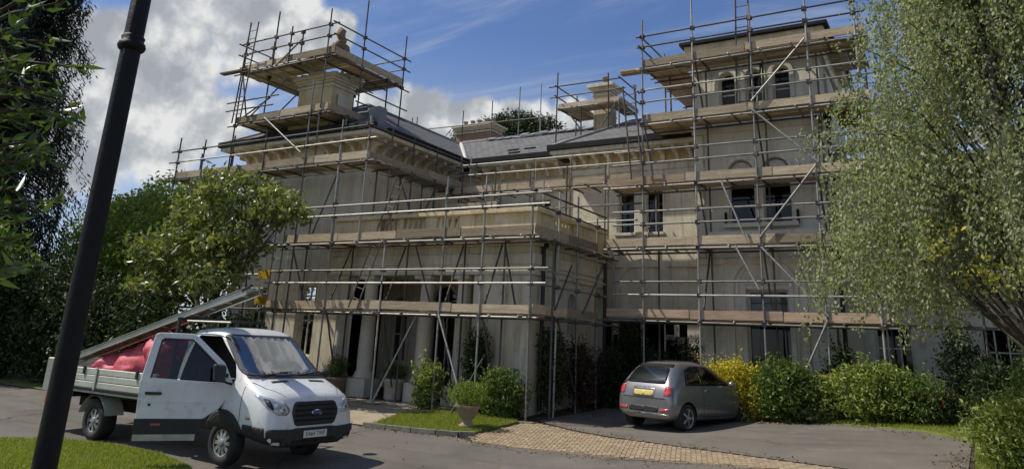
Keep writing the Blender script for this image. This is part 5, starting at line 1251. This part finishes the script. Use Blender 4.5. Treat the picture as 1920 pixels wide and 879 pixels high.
shrub('broadleaf_shrub', (-1.25, 18.75), (.6, .55, 1.0), 260, .10, .045, 'lf_mid', 'dark-centred leafy shrub at the right of the pale arching shrub', group=G2)
shrub('broadleaf_shrub', (-.75, 18.6), (.5, .45, .62), 160, .08, .04, 'lf_dark', 'low dark shrub with red blossom at the end of the border', group=G2, extra=('blossom', 9, 9, .06, .05, .04, 'lf_red'))
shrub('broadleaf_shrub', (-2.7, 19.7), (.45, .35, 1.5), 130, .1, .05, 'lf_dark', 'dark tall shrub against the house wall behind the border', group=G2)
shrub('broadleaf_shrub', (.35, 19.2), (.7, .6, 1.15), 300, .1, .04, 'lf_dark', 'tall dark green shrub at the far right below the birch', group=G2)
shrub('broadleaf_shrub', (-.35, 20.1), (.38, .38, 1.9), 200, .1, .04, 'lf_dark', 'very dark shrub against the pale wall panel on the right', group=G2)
shrub('broadleaf_shrub', (1.5, 19.4), (.8, .6, 1.5), 300, .1, .045, 'lf_mid', 'green shrub at the right picture edge behind the lawn', group=G2)
shrub('broadleaf_shrub', (.45, 13.2), (.75, .7, .95), 420, .09, .035, 'lf_varieg', 'pale-green foreground shrub in the bottom right corner', spread=.09, up=.6)
shrub('broadleaf_shrub', (1.0, 14.6), (.8, .7, 1.2), 360, .09, .035, 'lf_mid', 'green shrub behind the pale one in the bottom right corner', spread=.09, up=.5)
# round the portico
G3 = 'plants round the portico'
shrub('broadleaf_shrub', (-11.95, 16.05), (.35, .3, 1.15), 150, .14, .05, 'lf_varieg', 'upright variegated shrub at the foot of a portico column', group=G3, spread=.09, shell=.3)
shrub('broadleaf_shrub', (-9.75, 16.1), (.62, .45, 1.0), 330, .13, .04, 'lf_mid', 'dense green shrub beside the corner standard of the portico scaffold', group=G3, spread=.09)
shrub('broadleaf_shrub', (-10.6, 16.5), (.5, .35, .8), 160, .12, .04, 'lf_dark', 'dark low shrub behind the stone urn', group=G3)
for i, (x, y, r, h, lab) in enumerate(((-9.15, 17.4, .35, 2.1, 'dark climber at the front corner of the portico side wall'), (-8.95, 18.6, .42, 1.75, 'wine-tinted climber halfway along the portico side wall'), (-8.8, 19.9, .5, 1.5, 'dark shrub in the corner between portico and right block'), (-10.9, 16.62, .28, 1.9, 'dark climber trained up the portico front pilasters'))):
    shrub('climbing_shrub', (x, y), (r, r*.9, h), 260, .09, .045, 'lf_wine' if i == 1 else 'lf_dark', lab, group=G3, spread=.1, shell=.35, extra=('blossom', 26, 5, .05, .05, .04, 'lf_wine'))
shrub('broadleaf_shrub', (-7.7, 20.75), (.8, .4, 1.5), 340, .1, .04, 'lf_dark', 'added dark shrub deepening the shade under the right block left of the grey car roof', group=G3)  # made-up shrub, its dark leaves deepen the shade under the scaffold
shrub('climbing_shrub', (-8.6, 20.9), (.6, .4, 2.2), 320, .09, .045, 'lf_dark', 'tall dark climber added to darken the shaded inner corner of portico and right block', group=G3, shell=.3)  # added climber, put in to darken the recess
shrub('rose_bush', (-6.55, 20.4), (.35, .3, 1.9), 110, .08, .04, 'lf_dark', 'thin rose bush with pink blooms above the roof of the grey car', group=G3, shell=.3, extra=('blossom', 14, 6, .05, .06, .05, 'lf_red'))
def potted(name, x, y, z, prof, pm, label, ph, pr, lm, base=None):
    t_ = thing(name, (x, y, z), label, 'plant pot')
    MB().lathe(prof, 20, (x, y, z)).build('pot', pm, t_, True)
    top = z+prof[-1][1]
    leafmesh('plant', in_lobes([((x, y, top+ph*.5), (pr, pr, ph*.6))], 90, 14, .07, .3), .13, .022, lm, t_, up=1.2)
    return t_
potted('stone_urn', -9.5, 14.25, g(-9.5, 14.25)+.05, [(.17, 0), (.17, .05), (.11, .08), (.095, .14), (.16, .2), (.22, .28), (.25, .38), (.28, .40), (.28, .44), (.21, .445)], 'urn_stone', 'weathered stone urn of feathery grass on the small lawn', .42, .36, 'lf_bright')
potted('plant_pot', -13.75, 16.95, .03, [(.22, 0), (.25, .05), (.27, .45), (.31, .48), (.31, .55), (.26, .56)], 'pot_cream', 'round cream pot with greenery between the portico columns', .35, .3, 'lf_mid')
potted('plant_pot', -15.55, 16.6, .0, [(.2, 0), (.24, .05), (.27, .42), (.3, .45), (.3, .52), (.25, .53)], 'terracotta', 'dark pot with greenery at the left portico columns behind the van', .5, .3, 'lf_mid')

# magnolia in front of the left wing
tree('magnolia_tree', (-18.3, 14.2, g(-18.3, 14.2)), [((-17.9, 14.0, 5.3), (1.2, 1.1, .85)), ((-19.3, 14.3, 5.0), (1.1, 1.0, .8)), ((-16.3, 14.1, 4.9), (1.0, .8, .7)), ((-15.4, 14.0, 4.75), (.75, .6, .45)), ((-18.8, 13.8, 4.0), (1.3, 1.0, .8)), ((-17.2, 13.9, 3.9), (1.1, .9, .7)), ((-20.2, 13.6, 3.7), (1.0, .9, .7)), ((-17.6, 13.6, 2.9), (1.1, .8, .5)), ((-19.6, 13.4, 2.7), (1.0, .8, .5))],
     620, 13, .15, .22, .10, 'lf_magnolia', 'broad-leaved magnolia tree growing in front of the left wing', r0=.14, shell=.35, up=.3, fork=.35)
# bright trees behind it, dark hedge at its foot
GT = 'trees on the left'
tree('garden_tree', (-25.5, 16.5, g(-25, 16)), [((-25.2, 16.5, 5.2), (2.2, 1.6, 1.3)), ((-26.8, 16.2, 4.0), (1.8, 1.5, 1.3)), ((-24.0, 16.2, 3.8), (1.8, 1.4, 1.2)), ((-25.0, 15.5, 2.6), (2.2, 1.2, 1.0))], 900, 18, .2, .17, .09, 'lf_bright', 'fresh-green garden tree left of the magnolia', group=GT, r0=.16)
tree('garden_tree', (-31, 21.5, g(-31, 21)), [((-30.0, 21, 6.8), (2.0, 2, 1.5)), ((-32.5, 21, 6.0), (2.4, 2, 1.7)), ((-28.5, 21, 5.0), (2, 2, 1.5)), ((-34.5, 21, 5.4), (2.4, 2, 1.8)), ((-31, 20.5, 4), (3, 1.6, 1.4))], 1100, 18, .25, .2, .11, 'lf_mid', 'mid-green tree seen behind the lamp post', group=GT, r0=.2)
tree('garden_tree', (-26.5, 11.5, g(-26, 11)), [((-26.2, 11.5, 3.4), (1.5, 1.2, 1.1)), ((-27.8, 11.2, 4.0), (1.5, 1.3, 1.2)), ((-26.5, 11, 2.2), (1.3, 1, .9))], 520, 18, .25, .2, .11, 'lf_mid', 'green tree in front of the conifer at the left edge', group=GT, r0=.2)
GH = 'dark hedge beyond the drive'  # hedge lies in shade; the dark leaf colour carries that shade
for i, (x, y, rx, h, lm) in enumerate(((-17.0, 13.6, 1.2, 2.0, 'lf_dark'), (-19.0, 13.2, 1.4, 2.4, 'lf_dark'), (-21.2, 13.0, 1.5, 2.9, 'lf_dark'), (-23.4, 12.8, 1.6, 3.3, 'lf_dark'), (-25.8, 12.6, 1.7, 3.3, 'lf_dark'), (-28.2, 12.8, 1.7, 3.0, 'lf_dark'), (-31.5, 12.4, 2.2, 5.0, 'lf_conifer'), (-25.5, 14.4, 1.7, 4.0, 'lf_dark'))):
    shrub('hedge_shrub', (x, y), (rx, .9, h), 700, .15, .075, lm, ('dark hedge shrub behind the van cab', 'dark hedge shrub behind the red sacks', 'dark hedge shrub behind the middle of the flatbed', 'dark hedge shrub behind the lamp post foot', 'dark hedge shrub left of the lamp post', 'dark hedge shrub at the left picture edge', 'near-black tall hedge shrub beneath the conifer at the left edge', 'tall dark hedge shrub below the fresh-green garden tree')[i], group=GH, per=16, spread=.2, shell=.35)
# old conifer with drooping sprays
def conifer(base, h, label):
    t_ = thing('conifer_tree', base, label, 'tree'); bx_, by_, bz = base
    mb = MB().path([base, (bx_+.1, by_, bz+h*.5), (bx_+.15, by_, bz+h)], [.38, .25, .05], 10)
    P_, D_ = [], []
    for i in range(430):
        f = random.random()**.9; z = bz+1.6+f*(h-2.2); a = random.uniform(0, 6.283); reach = (1-f*.6)*random.uniform(3.2, 5.2)
        ps = []
        for k in range(9):
            q = k/8; ps.append(Vector((bx_+math.cos(a)*reach*q, by_+math.sin(a)*reach*q, z+.35*math.sin(q*2.2)*reach*.5-.55*q*q*reach)))
        mb.path(ps[::2], [.05, .04, .028, .018, .008], 5)
        for k in range(2, 9):
            for j in range(3):
                p = ps[k-1].lerp(ps[k], random.random())+Vector((random.gauss(0, .12), random.gauss(0, .12), 0))
                ln = random.uniform(.4, 1.35)
                for m_ in range(int(ln/.06)):
                    P_.append(p+Vector((random.gauss(0, .05), random.gauss(0, .07), -.06*m_))); D_.append((math.cos(a)*.5+random.gauss(0, .4), math.sin(a)*.5+random.gauss(0, .4), -.9))
    mb.build('trunk', 'bark', t_, True)
    leafmesh('crown', [tuple(p) for p in P_], .22, .055, 'lf_conifer', t_, D=D_)
conifer((-32.3, 13.6, g(-32.3, 13.6)), 19.5, 'tall dark conifer with drooping sprays at the left edge')
# weeping birch: limbs carry clumps of hanging strands
def birch(base, h, label):
    t_ = thing('birch_tree', base, label, 'tree'); bx_, by_, bz = base
    mb = MB().path([base, (bx_-.05, by_, bz+h*.4), (bx_-.2, by_+.1, bz+h*.75), (bx_-.25, by_+.1, bz+h)], [.17, .14, .08, .02], 10)
    tw = MB(); P_, D_ = [], []
    for i in range(190):
        a = random.uniform(0, 6.283); f = random.random(); z = bz+h*(.33+.70*f); reach = random.uniform(.25, 1)**.6*(3.05 if f < .45 else 3.05*(1.2-f)/.75)
        tip = Vector((bx_+math.cos(a)*reach, by_+math.sin(a)*reach, z+random.uniform(-.2, .3)))
        root = Vector((bx_-.2*f, by_+.05, max(bz+1.4, z-reach*.75))); mid = root.lerp(tip, .55)+Vector((0, 0, .3*reach))
        tw.path([root, mid, tip], [.022, .012, .004], 6)
        for s_ in range(random.randint(7, 15)):
            q = random.uniform(.35, 1.05); st_ = (mid.lerp(tip, (q-.5)*2) if q > .5 else root.lerp(mid, q*2))+Vector((random.gauss(0, .2), random.gauss(0, .2), random.gauss(0, .12)))
            ln = random.uniform(.35, 1.0)*random.choice((1, 1, 1.9)); sway = Vector((random.gauss(0, .12)+math.cos(a)*.12, random.gauss(0, .12)+math.sin(a)*.12, 0))
            end = max(bz+1.5+random.random()*.7, st_.z-ln)
            if end > st_.z-.1: continue
            pts = [st_+sway*(k/6)**1.5+Vector((0, 0, (end-st_.z)*k/6)) for k in range(7)]
            if s_ % 2 == 0: tw.path(pts[::2], [.006, .004, .003, .002], 4)
            n = int((st_.z-end)/.0155)
            for k in range(n):
                q = k/max(1, n); p = st_+sway*q**1.5+Vector((0, 0, (end-st_.z)*q)); sp = .045+.05*(1-q)
                P_.append(p+Vector((random.gauss(0, sp), random.gauss(0, sp), random.gauss(0, .03)))); D_.append((random.gauss(0, .45), random.gauss(0, .45), -1.0))
        for k in range(int(reach*34)):
            p = mid.lerp(tip, random.random()); P_.append(p+Vector((random.gauss(0, .15), random.gauss(0, .15), random.gauss(0, .1)))); D_.append((random.gauss(0, .6), random.gauss(0, .6), -.5))
    mb.build('trunk', 'birch_bark', t_, True); tag(tw.build('twigs', 'bark', t_), kind='stuff')
    n = len(P_); k = int(n*.9)
    idx = rng.permutation(n); P_ = [tuple(P_[q]) for q in idx]; D_ = [D_[q] for q in idx]
    leafmesh('crown', P_[:k], .066, .042, 'lf_birch', t_, D=D_[:k]); leafmesh('yellowing_leaves', P_[k:], .056, .038, 'lf_varieg', t_, D=D_[k:])
birch((.8, 12.6, g(.8, 12.6)), 8.3, 'weeping birch with fine hanging foliage covering the right side')
tree('golden_tree', (1.25, 10.9, g(1.25, 10.9)), [((-.22, 10.0, 3.08), (.22, .25, .22)), ((-.42, 10.0, 2.84), (.16, .2, .14)), ((.1, 10.3, 2.68), (.3, .25, .16)), ((.45, 10.6, 2.55), (.35, .3, .16)), ((.9, 10.9, 2.9), (.5, .4, .4))], 52, 8, .09, .075, .045, 'lf_goldmute', 'yellow-leaved tree with loose sprays in front of the birch', r0=.05, shell=.2)
# pine beyond the roofs
tree('pine_tree', (-22, 38, g(-22, 38)), [((-22.6, 37.4, 14.2), (1.7, 1.4, .9)), ((-21.2, 37.8, 14.0), (1.3, 1.3, .9)), ((-24.2, 37.2, 13.9), (1.4, 1.2, .8)), ((-26.0, 37, 13.4), (1.2, 1.2, .7)), ((-22, 37.5, 13.2), (2.2, 1.5, .8))], 700, 24, .2, .22, .08, 'lf_dark', 'dark pine crown showing above the centre roof', r0=.3, fork=.75)
# laurel close to the camera at the top left
def laurel(base, label):
    t_ = thing('laurel_tree', base, label, 'tree'); b0 = Vector(base)
    mb = MB(); P_, D_ = [], []
    mb.path([b0, b0+Vector((.05, .02, 1.6)), b0+Vector((.1, .05, 3.0)), b0+Vector((.1, .05, 4.2))], [.07, .06, .045, .02], 8)
    for i in range(62):
        z = random.uniform(2.2, 3.9); s_ = b0+Vector((.07, .03, z)); a = random.uniform(-1.2, 1.9); ln = random.uniform(.35, .85)
        e_ = s_+Vector((math.cos(a)*ln, math.sin(a)*ln, random.uniform(-.05, .35)))
        mb.path([s_, s_.lerp(e_, .5)+Vector((0, 0, .06)), e_], [.018, .012, .005], 5)
        d_ = (e_-s_).normalized()
        for k in range(13):
            q = .45+.55*k/12; p = s_.lerp(e_, q); w = Vector((random.gauss(0, 1), random.gauss(0, 1), random.gauss(.2, .7))).normalized()
            dd_ = (d_*.6+w*.8).normalized(); P_.append(p+dd_*.06); D_.append(tuple(dd_))
    mb.build('trunk', 'bark', t_, True); leafmesh('crown', [tuple(p) for p in P_], .14, .042, 'lf_laurel', t_, D=D_)
laurel((-5.3, 1.85, -.6), 'broad-leaved laurel close by at the top left in front of the conifer')

# ------------------------------------------------------------------ builders' clutter
for i, (x, y, lab) in enumerate(((-13.35, 19.25, 'black builder bucket, leftmost of the row above the balustrade'), (-13.0, 19.2, 'black builder bucket, second of the row above the balustrade'), (-12.62, 19.28, 'black builder bucket, rightmost of the row above the balustrade'))):
    o = MB().lathe([(.12, 0), (.155, .28), (.165, .28), (.165, .3), (.14, .3), (.11, .04)], 16, (x, y, 5.52)).build('bucket', 'plastic', None, True); tag(o, lab, 'bucket', 'builder buckets')
tp = thing('plastic_sheet', (-18.3, 17.5, 10.06), 'crumpled white plastic sheet over the left chimney top', 'sheet')
for i, (x, y, r) in enumerate(((-18.9, 17.2, .4), (-18.2, 17.1, .45), (-17.6, 17.3, .36), (-17.5, 17.9, .4), (-18.4, 17.8, .5))): lump('fold', (x, y, 10.06), (r, r*.8, .11), 'pot_cream', i*2.3, tp, 3, .7, 2.5)
for i, (x, z) in enumerate(((-8.0, 6.1), (-11.9, 4.27))):
    st_ = thing('board_stack', (x, 19.9 if i == 0 else 16.3, z), ('short stack of spare boards on the third deck beside the tower', 'short stack of spare boards on the deck before the balustrade')[i], 'boards')
    for k in range(4): slab('board', (x+random.uniform(-.05, .05), (19.9 if i == 0 else 16.3)+random.uniform(-.02, .02), z+.045*k), (1.3, .22, .038), 'board', st_, random.uniform(-.05, .05))

# fallen leaves and grit along the edges of the drive
LP = []
for (x0, y0), (x1, y1), n, sp in (((-4.6, 18.4), (-2.6, 18.25), 90, .12), ((-2.6, 18.25), (-.3, 16.2), 90, .12), ((-.35, 16.2), (-.35, 12.3), 90, .15), ((-11.3, 12.95), (-8.7, 13.2), 110, .1), ((-8.6, 12.95), (-3.0, 12.3), 130, .12), ((-8.9, 16.4), (-2.2, 13.1), 140, .15), ((-17, 12.4), (-11.5, 13.0), 120, .3), ((-9, 17.2), (-7, 20), 80, .35), ((-9, 10), (-3, 11), 60, .9)):
    for _ in range(n):
        q = random.random(); x = x0+(x1-x0)*q+random.gauss(0, sp); y = y0+(y1-y0)*q+random.gauss(0, sp); LP.append((x, y, g(x, y)+.034))
lit = leafmesh('leaf_litter', LP, .05, .03, 'lf_litter', None, D=np.c_[rng.normal(size=(len(LP), 2)), np.zeros(len(LP))]); tag(lit, 'scattered dry leaves and grit along the drive edges', 'leaf litter', kind='stuff')
